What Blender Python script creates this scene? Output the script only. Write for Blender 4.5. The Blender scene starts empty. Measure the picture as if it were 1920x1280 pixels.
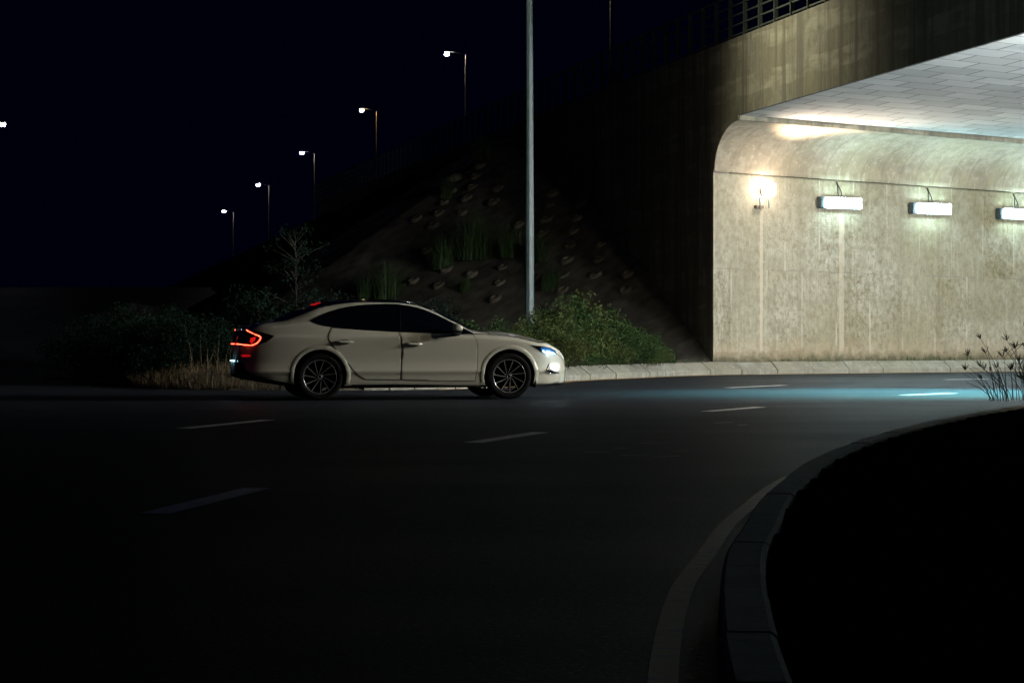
import bpy, bmesh, math, random
import numpy as np
from mathutils import Vector, Matrix
from mathutils.bvhtree import BVHTree
from mathutils.geometry import delaunay_2d_cdt
random.seed(7); rng = np.random.default_rng(7)
R = math.radians
SC = bpy.context.scene

# ------------------------------------------------------------------ camera
F_PX, HOR, CAM_H = 4533.0, 620.0, 1.015            # 85 mm lens on a 36 mm sensor, pixels of the 1920 wide photo
cam_d = bpy.data.cameras.new('camera'); cam = bpy.data.objects.new('camera', cam_d)
SC.collection.objects.link(cam); SC.camera = cam
cam_d.sensor_width = 36; cam_d.lens = F_PX/1920*36; cam_d.clip_start = .1; cam_d.clip_end = 3000
cam.location = (0, 0, CAM_H); cam.rotation_euler = (R(90) - math.atan(20/F_PX), 0, 0)
# ------------------------------------------------------------------ night sky
W = bpy.data.worlds.new('World'); SC.world = W; W.use_nodes = True
bg = W.node_tree.nodes['Background']; bg.inputs[0].default_value = (.02, .06, 1, 1); bg.inputs[1].default_value = .0031
SC.view_settings.view_transform = 'Standard'; SC.view_settings.look = 'None'
SC.view_settings.exposure = 0; SC.view_settings.gamma = 1
SC.cycles.use_light_tree = True; SC.cycles.max_bounces = 6; SC.cycles.sample_clamp_indirect = 3
# lamp strengths, kept together for tuning
TUBE_NEAR, TUBE_FAR, SODIUM, SODIUM_FAR, ADDED_OUT = 110, 1080, 30, 1300, 480
STREET_W, FLOOD_W, HEAD_W, ROW_L, CEIL_W, SOD_W = 240, 1300, 1.0, 260, 30000, 1500
def at(px, py, Y):
    return Vector(((px-960)/F_PX*Y, Y, CAM_H + (HOR-py)/F_PX*Y))
def gp(px, py):                                     # pixel on the flat road
    return at(px, py, CAM_H*F_PX/(py-HOR)).xy

# ------------------------------------------------------------------ materials
def mat(name, col=(.5,.5,.5), rough=.6, metal=0, emit=None, es=0, coat=0, noise=None, bump=None, spec=None):
    m = bpy.data.materials.new(name); m.use_nodes = True
    nt = m.node_tree; b = nt.nodes['Principled BSDF']
    b.inputs['Base Color'].default_value = (*col, 1); b.inputs['Roughness'].default_value = rough
    b.inputs['Metallic'].default_value = metal
    if spec is not None: b.inputs['Specular IOR Level'].default_value = spec
    if coat: b.inputs['Coat Weight'].default_value = coat; b.inputs['Coat Roughness'].default_value = .05
    if emit: b.inputs['Emission Color'].default_value = (*emit, 1); b.inputs['Emission Strength'].default_value = es
    if noise:                                       # (scale, amount)
        tc = nt.nodes.new('ShaderNodeTexCoord'); n = nt.nodes.new('ShaderNodeTexNoise')
        n.inputs['Scale'].default_value = noise[0]; n.inputs['Detail'].default_value = 6
        r = nt.nodes.new('ShaderNodeMapRange'); r.inputs[1].default_value = .3; r.inputs[2].default_value = .7
        r.inputs[3].default_value = 1-noise[1]; r.inputs[4].default_value = 1+noise[1]
        x = nt.nodes.new('ShaderNodeMix'); x.data_type = 'RGBA'; x.blend_type = 'MULTIPLY'; x.inputs[0].default_value = 1
        x.inputs[6].default_value = (*col, 1)
        nt.links.new(tc.outputs['Object'], n.inputs['Vector']); nt.links.new(n.outputs[0], r.inputs[0])
        nt.links.new(r.outputs[0], x.inputs[7]); nt.links.new(x.outputs[2], b.inputs['Base Color'])
        if bump:
            bp = nt.nodes.new('ShaderNodeBump'); bp.inputs['Strength'].default_value = bump; bp.inputs['Distance'].default_value = .02
            nt.links.new(n.outputs[0], bp.inputs['Height']); nt.links.new(bp.outputs[0], b.inputs['Normal'])
    return m
class NT:                                           # small node helper
    def __init__(s, m): s.t = m.node_tree; s.b = s.t.nodes['Principled BSDF']; s.tc = s.t.nodes.new('ShaderNodeTexCoord')
    def L(s, a, b): s.t.links.new(a, b)
    def mapping(s, scale=(1,1,1), loc=(0,0,0)):
        n = s.t.nodes.new('ShaderNodeMapping'); n.inputs['Scale'].default_value = scale; n.inputs['Location'].default_value = loc
        s.L(s.tc.outputs['Object'], n.inputs[0]); return n.outputs[0]
    def noise(s, v, scale, det=5, rough=.55):
        n = s.t.nodes.new('ShaderNodeTexNoise'); n.inputs['Scale'].default_value = scale
        n.inputs['Detail'].default_value = det; n.inputs['Roughness'].default_value = rough
        s.L(v, n.inputs['Vector']); return n.outputs[0]
    def rng(s, x, a, b, c, d):
        n = s.t.nodes.new('ShaderNodeMapRange')
        for i, q in enumerate((a, b, c, d)): n.inputs[i+1].default_value = q
        s.L(x, n.inputs[0]); return n.outputs[0]
    def math(s, op, a, b=None, c=None):
        n = s.t.nodes.new('ShaderNodeMath'); n.operation = op
        for i, q in enumerate((a, b, c)):
            if q is None: continue
            if isinstance(q, (int, float)): n.inputs[i].default_value = q
            else: s.L(q, n.inputs[i])
        return n.outputs[0]
    def mix(s, f, a, b, mode='MIX'):
        n = s.t.nodes.new('ShaderNodeMix'); n.data_type = 'RGBA'; n.blend_type = mode
        for i, q in ((0, f), (6, a), (7, b)):
            if isinstance(q, (int, float)): n.inputs[i].default_value = q
            elif isinstance(q, tuple): n.inputs[i].default_value = (*q, 1)
            else: s.L(q, n.inputs[i])
        return n.outputs[2]
    def sep(s, v):
        n = s.t.nodes.new('ShaderNodeSeparateXYZ'); s.L(v, n.inputs[0]); return n.outputs
    def bump(s, h, st=.3, d=.02):
        n = s.t.nodes.new('ShaderNodeBump'); n.inputs['Strength'].default_value = st; n.inputs['Distance'].default_value = d
        s.L(h, n.inputs['Height']); s.L(n.outputs[0], s.b.inputs['Normal'])
    def line(s, x, period, w, off=0.0):             # 1 on thin lines every period
        a = s.math('ADD', x, off); a = s.math('PINGPONG', a, period/2)
        return s.math('LESS_THAN', a, w)

def concrete(name, base, kind):
    m = mat(name, base, .85); n = NT(m); o = n.mapping(); x, y, z = n.sep(o)
    big = n.noise(o, .55, 4); mid = n.noise(o, 3.2, 6, .65); fine = n.noise(o, 26, 4, .7)
    stv = n.mapping((3.2, 3.2, .22)); streak = n.noise(stv, 1.0, 5, .6)
    st2 = n.noise(n.mapping((12, 12, .5)), 1.0, 4, .65)
    c = n.mix(n.rng(big, .38, .62, 0, 1), base, tuple(q*k for q, k in zip(base, (.72, .69, .54))))
    c = n.mix(n.rng(mid, .46, .60, 0, .75), c, tuple(q*k for q, k in zip(base, (.48, .46, .38))))
    c = n.mix(n.rng(streak, .5, .64, 0, .75), c, tuple(q*k for q, k in zip(base, (.5, .49, .40))))
    c = n.mix(n.rng(st2, .54, .66, 0, .6), c, tuple(q*1.25 for q in base))
    c = n.mix(n.rng(fine, .42, .58, 0, .8), c, tuple(q*.62 for q in base))
    if kind == 'wall':
        grit = n.noise(n.mapping((1, 1, .6)), 9, 8, .8); c = n.mix(n.rng(grit, .48, .57, 0, .9), c, tuple(q*k for q, k in zip(base, (.42, .40, .31)))); c = n.mix(n.rng(grit, .40, .32, 0, .5), c, tuple(min(.85, q*1.3) for q in base))
        blot = n.noise(n.mapping((1, 1, 1.3)), 5.5, 8, .75)
        patch = n.noise(o, .8, 2)
        c = n.mix(n.math('MULTIPLY', n.rng(blot, .52, .60, 0, .9), n.rng(patch, .42, .58, 0, 1)), c, tuple(q*k for q, k in zip(base, (.33, .31, .22))))
        olive = n.noise(n.mapping((.45, 1, .5)), 1.1, 3); c = n.mix(n.math('MULTIPLY', n.rng(olive, .42, .60, 0, .7), n.rng(x, 2, 8, .25, 1)), c, n.mix(1.0, c, (.66, .61, .42), 'MULTIPLY'))
        # horizontal pour joint, wandering a little
        wob = n.math('MULTIPLY_ADD', n.noise(o, 1.3), .14, -.07)
        zj = n.math('ADD', n.math('ADD', z, wob), n.math('MULTIPLY', x, .015))
        j = n.math('LESS_THAN', n.math('ABSOLUTE', n.math('SUBTRACT', zj, 2.48)), .012)
        jn = n.rng(n.noise(o, 2.3), .42, .6, 0, .8)
        c = n.mix(n.math('MULTIPLY', j, jn), c, tuple(q*.33 for q in base))
        up = n.math('GREATER_THAN', zj, 2.48)
        # formwork panels: slight tone difference per 1.07 m board, offset above and below the joint
        for sgn, off in ((up, .0), (n.math('SUBTRACT', 1.0, up), .55)):
            cell = n.math('FLOOR', n.math('DIVIDE', n.math('ADD', x, off), 1.07))
            wn = n.t.nodes.new('ShaderNodeTexWhiteNoise'); wn.noise_dimensions = '1D'; n.L(n.math('ADD', cell, off*7+.5), wn.inputs['W'])
            c = n.mix(n.math('MULTIPLY', sgn, n.rng(wn.outputs[0], 0, 1, 0, .42)), c, tuple(q*k for q, k in zip(base, (.70, .70, .62))))
            wx = n.math('MULTIPLY_ADD', n.noise(n.mapping((1, 1, .6)), 2.0), .05, off-.025)
            l = n.line(n.math('ADD', x, wx), 1.07, .022)
            c = n.mix(n.math('MULTIPLY', n.math('MULTIPLY', l, sgn), n.rng(n.noise(n.mapping((1,1,.7)), 1.7), .45, .62, 0, .42)), c, tuple(min(.9, q*1.3) for q in base))
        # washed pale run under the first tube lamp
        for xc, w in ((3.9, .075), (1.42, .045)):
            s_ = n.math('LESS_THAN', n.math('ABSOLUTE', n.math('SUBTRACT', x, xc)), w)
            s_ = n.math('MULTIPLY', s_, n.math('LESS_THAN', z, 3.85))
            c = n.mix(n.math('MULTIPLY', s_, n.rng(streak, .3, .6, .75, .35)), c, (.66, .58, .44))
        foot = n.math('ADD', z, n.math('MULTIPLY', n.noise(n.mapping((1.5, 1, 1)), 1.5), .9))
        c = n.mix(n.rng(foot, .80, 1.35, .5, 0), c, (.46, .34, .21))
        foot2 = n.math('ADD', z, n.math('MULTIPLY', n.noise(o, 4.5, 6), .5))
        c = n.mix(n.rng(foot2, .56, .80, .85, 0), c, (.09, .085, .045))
    if kind == 'cove':
        wx = n.math('MULTIPLY_ADD', n.noise(o, 1.2), .3, 0)
        xx = n.math('ADD', x, wx)
        a = n.math('PINGPONG', xx, .29)
        rib = n.rng(a, 0, .055, .7, 0); rib = n.math('MULTIPLY', rib, n.rng(n.noise(o, 1.6), .35, .6, .15, 1))
        c = n.mix(rib, c, tuple(q*k for q, k in zip(base, (.42, .42, .36))))
        grime = n.noise(n.mapping((1, .4, .4)), 2.2, 7, .7)
        c = n.mix(n.rng(grime, .52, .66, 0, .6), c, tuple(q*k for q, k in zip(base, (.46, .48, .38))))
    if kind == 'head':
        lay = n.math('LESS_THAN', n.math('PINGPONG', n.math('ADD', z, n.math('MULTIPLY', n.noise(n.mapping((.5,.5,.5)), .8), .5)), .42), .2)
        c = n.mix(n.math('MULTIPLY', lay, n.rng(n.noise(n.mapping((.6, .6, 3)), 1.2), .42, .60, 0, .45)), c, tuple(q*1.5 for q in base))
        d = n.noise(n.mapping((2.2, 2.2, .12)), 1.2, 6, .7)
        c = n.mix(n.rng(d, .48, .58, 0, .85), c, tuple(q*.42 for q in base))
    n.L(c, n.b.inputs['Base Color']); n.bump(n.math('ADD', mid, fine), .35, .012)
    return m
M = {}
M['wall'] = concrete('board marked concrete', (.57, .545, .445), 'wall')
M['cove'] = concrete('stained curved concrete', (.55, .49, .38), 'cove')
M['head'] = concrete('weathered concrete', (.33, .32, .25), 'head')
M['kerb'] = concrete('kerb concrete', (.40, .395, .34), 'plain')
M['kerb_worn'] = concrete('worn brown kerb concrete', (.34, .27, .19), 'plain')
M['planter'] = concrete('ring concrete', (.17, .15, .115), 'plain')
def ceiling_mat():
    m = mat('ceiling slabs', (.5,.5,.47), .85); n = NT(m); o = n.mapping()
    br = n.t.nodes.new('ShaderNodeTexBrick'); n.L(n.tc.outputs['UV'], br.inputs['Vector'])
    br.inputs['Color1'].default_value = (.64, .68, .67, 1); br.inputs['Color2'].default_value = (.44, .47, .47, 1)
    br.inputs['Mortar'].default_value = (.09, .10, .095, 1); br.inputs['Scale'].default_value = 1
    br.inputs['Mortar Size'].default_value = .020; br.inputs['Brick Width'].default_value = 1.1; br.inputs['Row Height'].default_value = .85
    br.inputs['Mortar Smooth'].default_value = .25; br.offset = .5
    k = n.rng(n.noise(o, 1.1, 6), .35, .65, 0, .5)
    c = n.mix(k, br.outputs[0], n.mix(1.0, br.outputs[0], (.70, .70, .70), 'MULTIPLY'))
    n.L(c, n.b.inputs['Base Color']); n.bump(br.outputs[1], -.3, .01); return m
M['ceil'] = ceiling_mat()
def asphalt_mat():
    m = mat('asphalt', (.05,.05,.05), .5, spec=.05); n = NT(m); o = n.mapping()
    g = n.noise(o, 55, 3, .7); md = n.noise(o, .35, 5); tr = n.noise(n.mapping((.3, .5, 1)), 1.0, 4)
    c = n.mix(n.rng(g, .4, .7, 0, 1), (.011, .015, .024), (.042, .048, .056))
    c = n.mix(n.rng(md, .4, .65, 0, .5), c, (.016, .020, .027))
    v = n.t.nodes.new('ShaderNodeTexVoronoi'); v.inputs['Scale'].default_value = 28; n.L(o, v.inputs['Vector'])
    c = n.mix(n.math('LESS_THAN', v.outputs[0], .16), c, (.17, .165, .15))
    n.L(c, n.b.inputs['Base Color'])
    n.L(n.rng(tr, .35, .65, .56, .66), n.b.inputs['Roughness'])
    n.bump(n.math('ADD', g, n.math('MULTIPLY', v.outputs[0], .7)), .5, .006); return m
M['asphalt'] = asphalt_mat()
def paint_mark(name, col):
    m = mat(name, col, .55); n = NT(m); o = n.mapping()
    w = n.rng(n.noise(o, 9, 6, .75), .52, .66, 0, .75)
    n.L(n.mix(w, col, (.06, .06, .055)), n.b.inputs['Base Color']); n.bump(n.noise(o, 60), .3, .004); return m
M['white_line'] = paint_mark('worn white road paint', (.85, .84, .79)); M['yellow_line'] = paint_mark('worn yellow road paint', (.62, .33, .03))
M['ghost_line'] = paint_mark('ghost of old road paint', (.20, .195, .18))
M['soil'] = mat('slope soil', (.115, .104, .082), .95, noise=(2.6, .55), bump=.9)
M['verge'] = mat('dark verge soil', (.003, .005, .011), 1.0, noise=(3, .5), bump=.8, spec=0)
M['leaf'] = mat('shrub leaves', (.024, .052, .014), .7, spec=.15, noise=(7, .5)); M['leaf_dim'] = mat('shrub leaves dimmed for weak light', (.006, .016, .010), .8, spec=.08, noise=(7, .5)); M['leaf2'] = mat('shrub leaves yellow', (.050, .066, .016), .6, spec=.2, noise=(7, .45))  # dark leaf copy has the weak light at left put into its colour
M['blade'] = mat('green grass', (.05, .10, .028), .5, noise=(6, .4)); M['dry'] = mat('dry grass', (.12, .085, .04), .7, noise=(6, .5))
M['reed'] = mat('dark seed grass', (.035, .030, .014), .6); M['stem'] = mat('woody stem', (.035, .03, .02), .8)
M['galv'] = mat('galvanised steel', (.085, .125, .125), .5, .0, noise=(3, .18)); M['rail'] = mat('painted railing steel', (.10, .12, .10), .5, .1)
M['rustpole'] = mat('brown pole steel', (.15, .12, .085), .55, .3)
M['paint'] = mat('warm white car paint', (.60, .59, .49), .22, coat=1); M['trim'] = mat('gloss black trim', (.006,.006,.007), .12)
M['plastic'] = mat('black plastic', (.008,.008,.009), .55); M['glass'] = mat('dark tinted glass', (.002,.003,.006), .05, spec=.3)
M['seam'] = mat('panel gap', (.012,.012,.012), .8); M['tyre'] = mat('tyre rubber', (.006,.006,.0065), .9, spec=.12, noise=(40, .2))
M['rim'] = mat('dark alloy', (.02,.02,.023), .25, .6); M['machined'] = mat('machined alloy', (.8,.8,.82), .3, .8)
M['disc'] = mat('brake disc steel', (.12,.11,.10), .4, .8); M['chrome'] = mat('chrome', (.75,.75,.78), .12, 1)
M['led_red'] = mat('lit red lamp', (.3,0,0), .3, emit=(1, .075, .035), es=11); M['led_halo'] = mat('red lamp halo', (.3,0,0), .3, emit=(1, .01, .006), es=1.1); M['glow_red'] = mat('red lens', (.35,.004,.004), .2, emit=(1, .012, .012), es=.6)  # the halo round the LEDs is put in as a wide red strip
M['lens_red'] = mat('glowing red reflector lens', (.5,.005,.005), .2, emit=(1, .01, .015), es=.32)  # the reflector's red shine is emitted; the high brake light shares it
M['led_white'] = mat('lit headlamp', (.5,.5,.5), .2, emit=(.30, .72, 1), es=7); M['led_blue'] = mat('blue headlamp lens', (.02,.09,.25), .08, emit=(.03, .22, .75), es=.35)
M['plate'] = mat('number plate', (.55,.6,.6), .4); M['plate_led'] = mat('lit plate lamp', (.5,.5,.5), .4, emit=(.35, .8, 1), es=14)
M['tube'] = mat('lit tube lamp diffuser', (.8,.8,.8), .4, emit=(.66, .97, 1), es=TUBE_NEAR)
M['tube_far'] = mat('lit tube lamp diffuser far', (.8,.8,.8), .4, emit=(.96, .98, 1), es=TUBE_FAR)
M['sodium'] = mat('lit warm lamp', (.8,.7,.5), .4, emit=(1, .84, .78), es=SODIUM)
M['sodium_far'] = mat('lit warm lamp far', (.8,.7,.5), .4, emit=(1, .90, .70), es=SODIUM_FAR)
M['added_lamp_out'] = mat('added warm lamp outside', (.8,.7,.5), .4, emit=(1, .90, .70), es=ADDED_OUT); M['lamp_dim'] = mat('lit street lamp dimmer', (.8,.8,.8), .4, emit=(.95, .97, 1), es=45)
M['housing'] = mat('grey lamp housing', (.05,.075,.085), .5); M['cable'] = mat('black cable', (.01,.01,.01), .6)
M['lamp_cool'] = mat('lit street lamp cool', (.8,.8,.8), .4, emit=(.92, .96, 1), es=ROW_L)
M['lamp_warm'] = mat('lit street lamp warm', (.8,.8,.8), .4, emit=(1, .70, .30), es=ROW_L)
M['lamp_key'] = mat('lit street lamp lens', (.8,.8,.8), .4, emit=(1, .93, .75), es=40)
M['cabinet'] = mat('green painted steel', (.10,.22,.18), .5)

# ------------------------------------------------------------------ object helpers
def link(o): SC.collection.objects.link(o); return o
def mesh(name, verts, faces, m=None, parent=None, smooth=False, mats=None, fmat=None):
    me = bpy.data.meshes.new(name); me.from_pydata([tuple(v) for v in verts], [], faces)
    o = bpy.data.objects.new(name, me)
    for q in (mats or [m]): me.materials.append(q)
    if fmat: me.polygons.foreach_set('material_index', fmat)
    if smooth: me.polygons.foreach_set('use_smooth', [True]*len(me.polygons))
    me.update(); link(o)
    if parent: o.parent = parent
    return o
def frombm(name, bm, m, parent=None, smooth=False):
    bmesh.ops.recalc_face_normals(bm, faces=bm.faces)
    me = bpy.data.meshes.new(name); bm.to_mesh(me); bm.free(); me.materials.append(m)
    if smooth: me.polygons.foreach_set('use_smooth', [True]*len(me.polygons))
    o = link(bpy.data.objects.new(name, me))
    if parent: o.parent = parent
    return o
def tag(o, label, cat, group=None, kind=None):
    if label: o['label'] = label
    if cat: o['category'] = cat
    if group: o['group'] = group
    if kind: o['kind'] = kind
    return o
def thing(name, label, cat, loc=(0,0,0), rz=0, group=None):
    o = link(bpy.data.objects.new(name, None)); o.location = loc; o.rotation_euler = (0, 0, rz); o.empty_display_size = .2
    return tag(o, label, cat, group)
def structure(o, label=None): o['kind'] = 'structure'; return o
def dup(o, parent=None):
    kids = [k for k in SC.objects if k.parent == o]
    c = o.copy(); link(c)
    if parent: c.parent = parent
    for k in kids: dup(k, c)
    return c
def box(bm, lo, hi, mtx=None, bev=0):
    r = bmesh.ops.create_cube(bm, size=1)
    for v in r['verts']:
        v.co = Vector([lo[i] + (v.co[i]+.5)*(hi[i]-lo[i]) for i in range(3)])
        if mtx: v.co = mtx @ v.co
    if bev:
        es = list({e for v in r['verts'] for e in v.link_edges})
        bmesh.ops.bevel(bm, geom=es, offset=bev, segments=2, affect='EDGES')
def boxobj(name, lo, hi, m, parent=None, bev=0):
    bm = bmesh.new(); box(bm, lo, hi, bev=bev); return frombm(name, bm, m, parent)
def tube_geo(pts, rads, n=8):
    pts = [Vector(p) for p in pts]; V = []; Fc = []
    if not hasattr(rads, '__len__'): rads = [rads]*len(pts)
    up = Vector((0, 0, 1)) if abs((pts[-1]-pts[0]).normalized().z) < .9 else Vector((1, 0, 0))
    for i, p in enumerate(pts):
        t = (pts[min(i+1, len(pts)-1)] - pts[max(i-1, 0)]).normalized()
        a = t.cross(up).normalized(); b = t.cross(a)
        for k in range(n):
            w = 2*math.pi*(k+.5)/n; V.append(p + (a*math.cos(w) + b*math.sin(w))*rads[i])
    for i in range(len(pts)-1):
        for k in range(n): Fc.append((i*n+k, i*n+(k+1) % n, (i+1)*n+(k+1) % n, (i+1)*n+k))
    Fc.append(tuple(range(n))[::-1]); Fc.append(tuple((len(pts)-1)*n+k for k in range(n)))
    return V, Fc
def tube(name, pts, rads, m, parent=None, n=8, smooth=True):
    V, Fc = tube_geo(pts, rads, n); return mesh(name, V, Fc, m, parent, smooth)
def merge(parts):
    V = []; Fc = []
    for v, f in parts:
        o = len(V); V += list(v); Fc += [tuple(i+o for i in q) for q in f]
    return V, Fc
def lathe(profile, n=48, axis='y'):                 # profile: (radius, along)
    V = []; Fc = []; k = len(profile)
    for j in range(n):
        a = 2*math.pi*j/n
        for r, y in profile: V.append((r*math.cos(a), y, r*math.sin(a)))
    for j in range(n):
        for i in range(k-1): Fc.append((j*k+i, j*k+i+1, ((j+1) % n)*k+i+1, ((j+1) % n)*k+i))
    return V, Fc
def smooth01(t): t = np.clip(t, 0, 1); return t*t*(3-2*t)
def pchip(xs, ys):
    xs = np.array(xs, float); ys = np.array(ys, float)
    o = np.argsort(xs); xs = xs[o]; ys = ys[o]; h = np.diff(xs); d = np.diff(ys)/h
    m = np.zeros_like(ys); m[0] = d[0]; m[-1] = d[-1]
    for i in range(1, len(xs)-1):
        if d[i-1]*d[i] > 0:
            w1 = 2*h[i]+h[i-1]; w2 = h[i]+2*h[i-1]; m[i] = (w1+w2)/(w1/d[i-1]+w2/d[i])
    def f(x):
        x = np.clip(np.asarray(x, float), xs[0], xs[-1]); i = np.clip(np.searchsorted(xs, x)-1, 0, len(xs)-2)
        t = (x-xs[i])/h[i]; a = 2*t**3-3*t*t+1; b = t**3-2*t*t+t; c = -2*t**3+3*t*t; e = t**3-t*t
        return a*ys[i]+b*h[i]*m[i]+c*ys[i+1]+e*h[i]*m[i+1]
    return f
def densify(pts, step):
    """smooth resample of a plan polyline"""
    p = np.array(pts, float); s = np.r_[0, np.cumsum(np.linalg.norm(np.diff(p, axis=0), axis=1))]
    n = max(2, int(s[-1]/step)); q = np.linspace(0, s[-1], n)
    fx, fy = pchip(s, p[:, 0]), pchip(s, p[:, 1]); return np.c_[fx(q), fy(q)], q
def inside(poly, x, y):
    c = np.zeros(x.shape, bool); n = len(poly)
    for i in range(n):
        x1, y1 = poly[i]; x2, y2 = poly[(i+1) % n]
        if y1 == y2: continue
        c ^= ((y1 > y) != (y2 > y)) & (x < (x2-x1)*(y-y1)/(y2-y1)+x1)
    return c
def segdist(line, x, y):
    d = np.full(x.shape, 1e9)
    for i in range(len(line)-1):
        a = line[i]; b = line[i+1]; ab = b-a; L2 = ab@ab+1e-12
        t = np.clip(((x-a[0])*ab[0]+(y-a[1])*ab[1])/L2, 0, 1)
        d = np.minimum(d, np.hypot(x-a[0]-t*ab[0], y-a[1]-t*ab[1]))
    return d
def vnoise(x, y, s, seed=0):
    r = np.random.default_rng(seed); g = r.random((64, 64)); X = x/s; Y = y/s
    xi = np.floor(X).astype(int); yi = np.floor(Y).astype(int); fx = smooth01(X-xi); fy = smooth01(Y-yi)
    G = lambda a, b: g[a % 64, b % 64]
    return (G(xi, yi)*(1-fx)+G(xi+1, yi)*fx)*(1-fy)+(G(xi, yi+1)*(1-fx)+G(xi+1, yi+1)*fx)*fy - .5
def grid_sheet(name, xs, ys, Z, m, keep=None):
    nx, ny = len(xs), len(ys); V = [(xs[i], ys[j], Z[j, i]) for j in range(ny) for i in range(nx)]
    Fc = [(j*nx+i, j*nx+i+1, (j+1)*nx+i+1, (j+1)*nx+i) for j in range(ny-1) for i in range(nx-1)
          if keep is None or keep[j, i] or keep[j+1, i] or keep[j, i+1] or keep[j+1, i+1]]
    return mesh(name, V, Fc, m, smooth=True)

# ------------------------------------------------------------------ the underpass frame: u along its left wall, w along the bridge face
P0 = Vector((4.72, 56.6)); EU = Vector((.8415, .5403)); ED = Vector((.2100, -.9777))
UROT = math.atan2(EU.y, EU.x)
def uw(u, w): p = P0 + EU*u + ED*w; return p
def loc_uw(u, w, z):                                # in the bridge root's own frame
    c, s = math.cos(-UROT), math.sin(-UROT); d = EU*u + ED*w
    return Vector((d.x*c-d.y*s, d.x*s+d.y*c, z))
W_FAR = 24.0

# ------------------------------------------------------------------ ground, road, kerbs
far_kerb = [(-20, 118), (-15, 88), (-11.2, 62), (-9.0, 52), (-7.6, 46.6), (-6.6, 43.0), (-5.4, 41.5), (-3.9, 41.1), (-2.6, 41.3), (-1.2, 42.0), (0.0, 44.6),
            (1.03, 48.6), (2.5, 51.9), (4.6, 55.6), (8.17, 57.9), (12.4, 60.4), (30, 71.6)]
FK, _ = densify(far_kerb, .12)
near_kerb = [(.42, 2.0), (.46, 4.2), (.53, 5.9), (.60, 7.03), (.83, 9.5), (1.02, 10.8), (1.30, 12.7), (1.52, 13.9), (1.92, 16.0), (2.84, 19.6), (4.25, 24.0), (6.1, 28.6), (8.3, 32.2), (12, 35.6), (30, 47)]
NK, _ = densify(near_kerb, .12)
def hill(x, y):
    a = smooth01((y-50)/62)*3.0*smooth01((-x-8)/5.5)
    return a
def crest(y): return 7.45 - np.clip((y-100)/150, 0, 1)*2.4
def lineX(y): return P0.x + ED.x/ED.y*(y-P0.y)
def bank(x, y):
    zf = .31 + .522*(x-4.72) + .502*(y-56.6)
    dist = (lineX(y)-x)*.978
    zs = crest(y) - dist/1.5
    return np.minimum(np.minimum(zf, zs), crest(y))
# wide ground
xs = np.r_[np.linspace(-400, -45, 30), np.linspace(-42, 60, 60), np.linspace(70, 400, 20)]
ys = np.r_[np.linspace(-30, 70, 30), np.linspace(73, 300, 90), np.linspace(320, 900, 20)]
XX, YY = np.meshgrid(xs, ys)
Z = hill(XX, YY) - .25
bk = bank(XX, YY); Z = np.where((YY > 78) & (XX < lineX(YY)+1), np.maximum(Z, bk-.05), Z)
Z = np.where((YY > 78) & (XX >= lineX(YY)+1), crest(YY)-.6, Z)
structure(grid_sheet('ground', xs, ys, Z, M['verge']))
# asphalt
xs = np.r_[np.linspace(-60, -6, 60), np.linspace(-5, 60, 40)]; ys = np.r_[np.linspace(-5, 40, 20), np.linspace(41, 122, 90)]
XX, YY = np.meshgrid(xs, ys)
kp = (XX < -9) | (YY < 72)
kp &= ~((XX < -24-.12*(YY-40)) & (YY > 48))
road = structure(grid_sheet('road', xs, ys, hill(XX, YY), M['asphalt'], kp))
# roadside embankment behind the far kerb
poly = [tuple(p) for p in FK] + [(30, 82), (-14, 118)]
xs = np.arange(-20, 30.01, .22); ys = np.arange(40.2, 84, .22); XX, YY = np.meshgrid(xs, ys)
ins = inside(poly, XX, YY); dk = segdist(FK[::4], XX, YY); ins &= dk > np.where(XX < -2.4, .0, .3)
base = np.where(XX < -2.4, .02+.22*smooth01(dk/1.2), .26) + .05*np.clip(dk, 0, 1) + .10*vnoise(XX, YY, 1.3, 1)*np.clip(dk-.5, 0, 1) + hill(XX, YY)
left = XX < lineX(YY) + .15
Z = np.where(left, np.maximum(base, bank(XX, YY) + .10*vnoise(XX, YY, .9, 2) + .06*vnoise(XX, YY, .35, 3)), .29 + .02*vnoise(XX, YY, .5, 5) - .018*np.clip(XX-4.7, 0, 20))
Z = np.where(ins, Z, -.2 + hill(XX, YY))
keep = ins & (left | (YY < 76))
structure(grid_sheet('embankment', xs, ys, Z, M['soil'], keep))
# inner verge
poly = [tuple(p) for p in NK] + [(40, 47), (40, 0), (.42, 0)]
xs = np.arange(0, 34, .22); ys = np.arange(1, 48, .22); XX, YY = np.meshgrid(xs, ys)
ins = inside(poly, XX, YY); dk = segdist(NK[::3], XX, YY); ins &= dk > .12
Z = np.where(ins, .13 + .16*smooth01((dk-.2)/1.5)*smooth01((YY-20)/7) + .014*vnoise(XX, YY, .8, 4), -.2)
structure(grid_sheet('verge', xs, ys, Z, M['verge'], ins))

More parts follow.
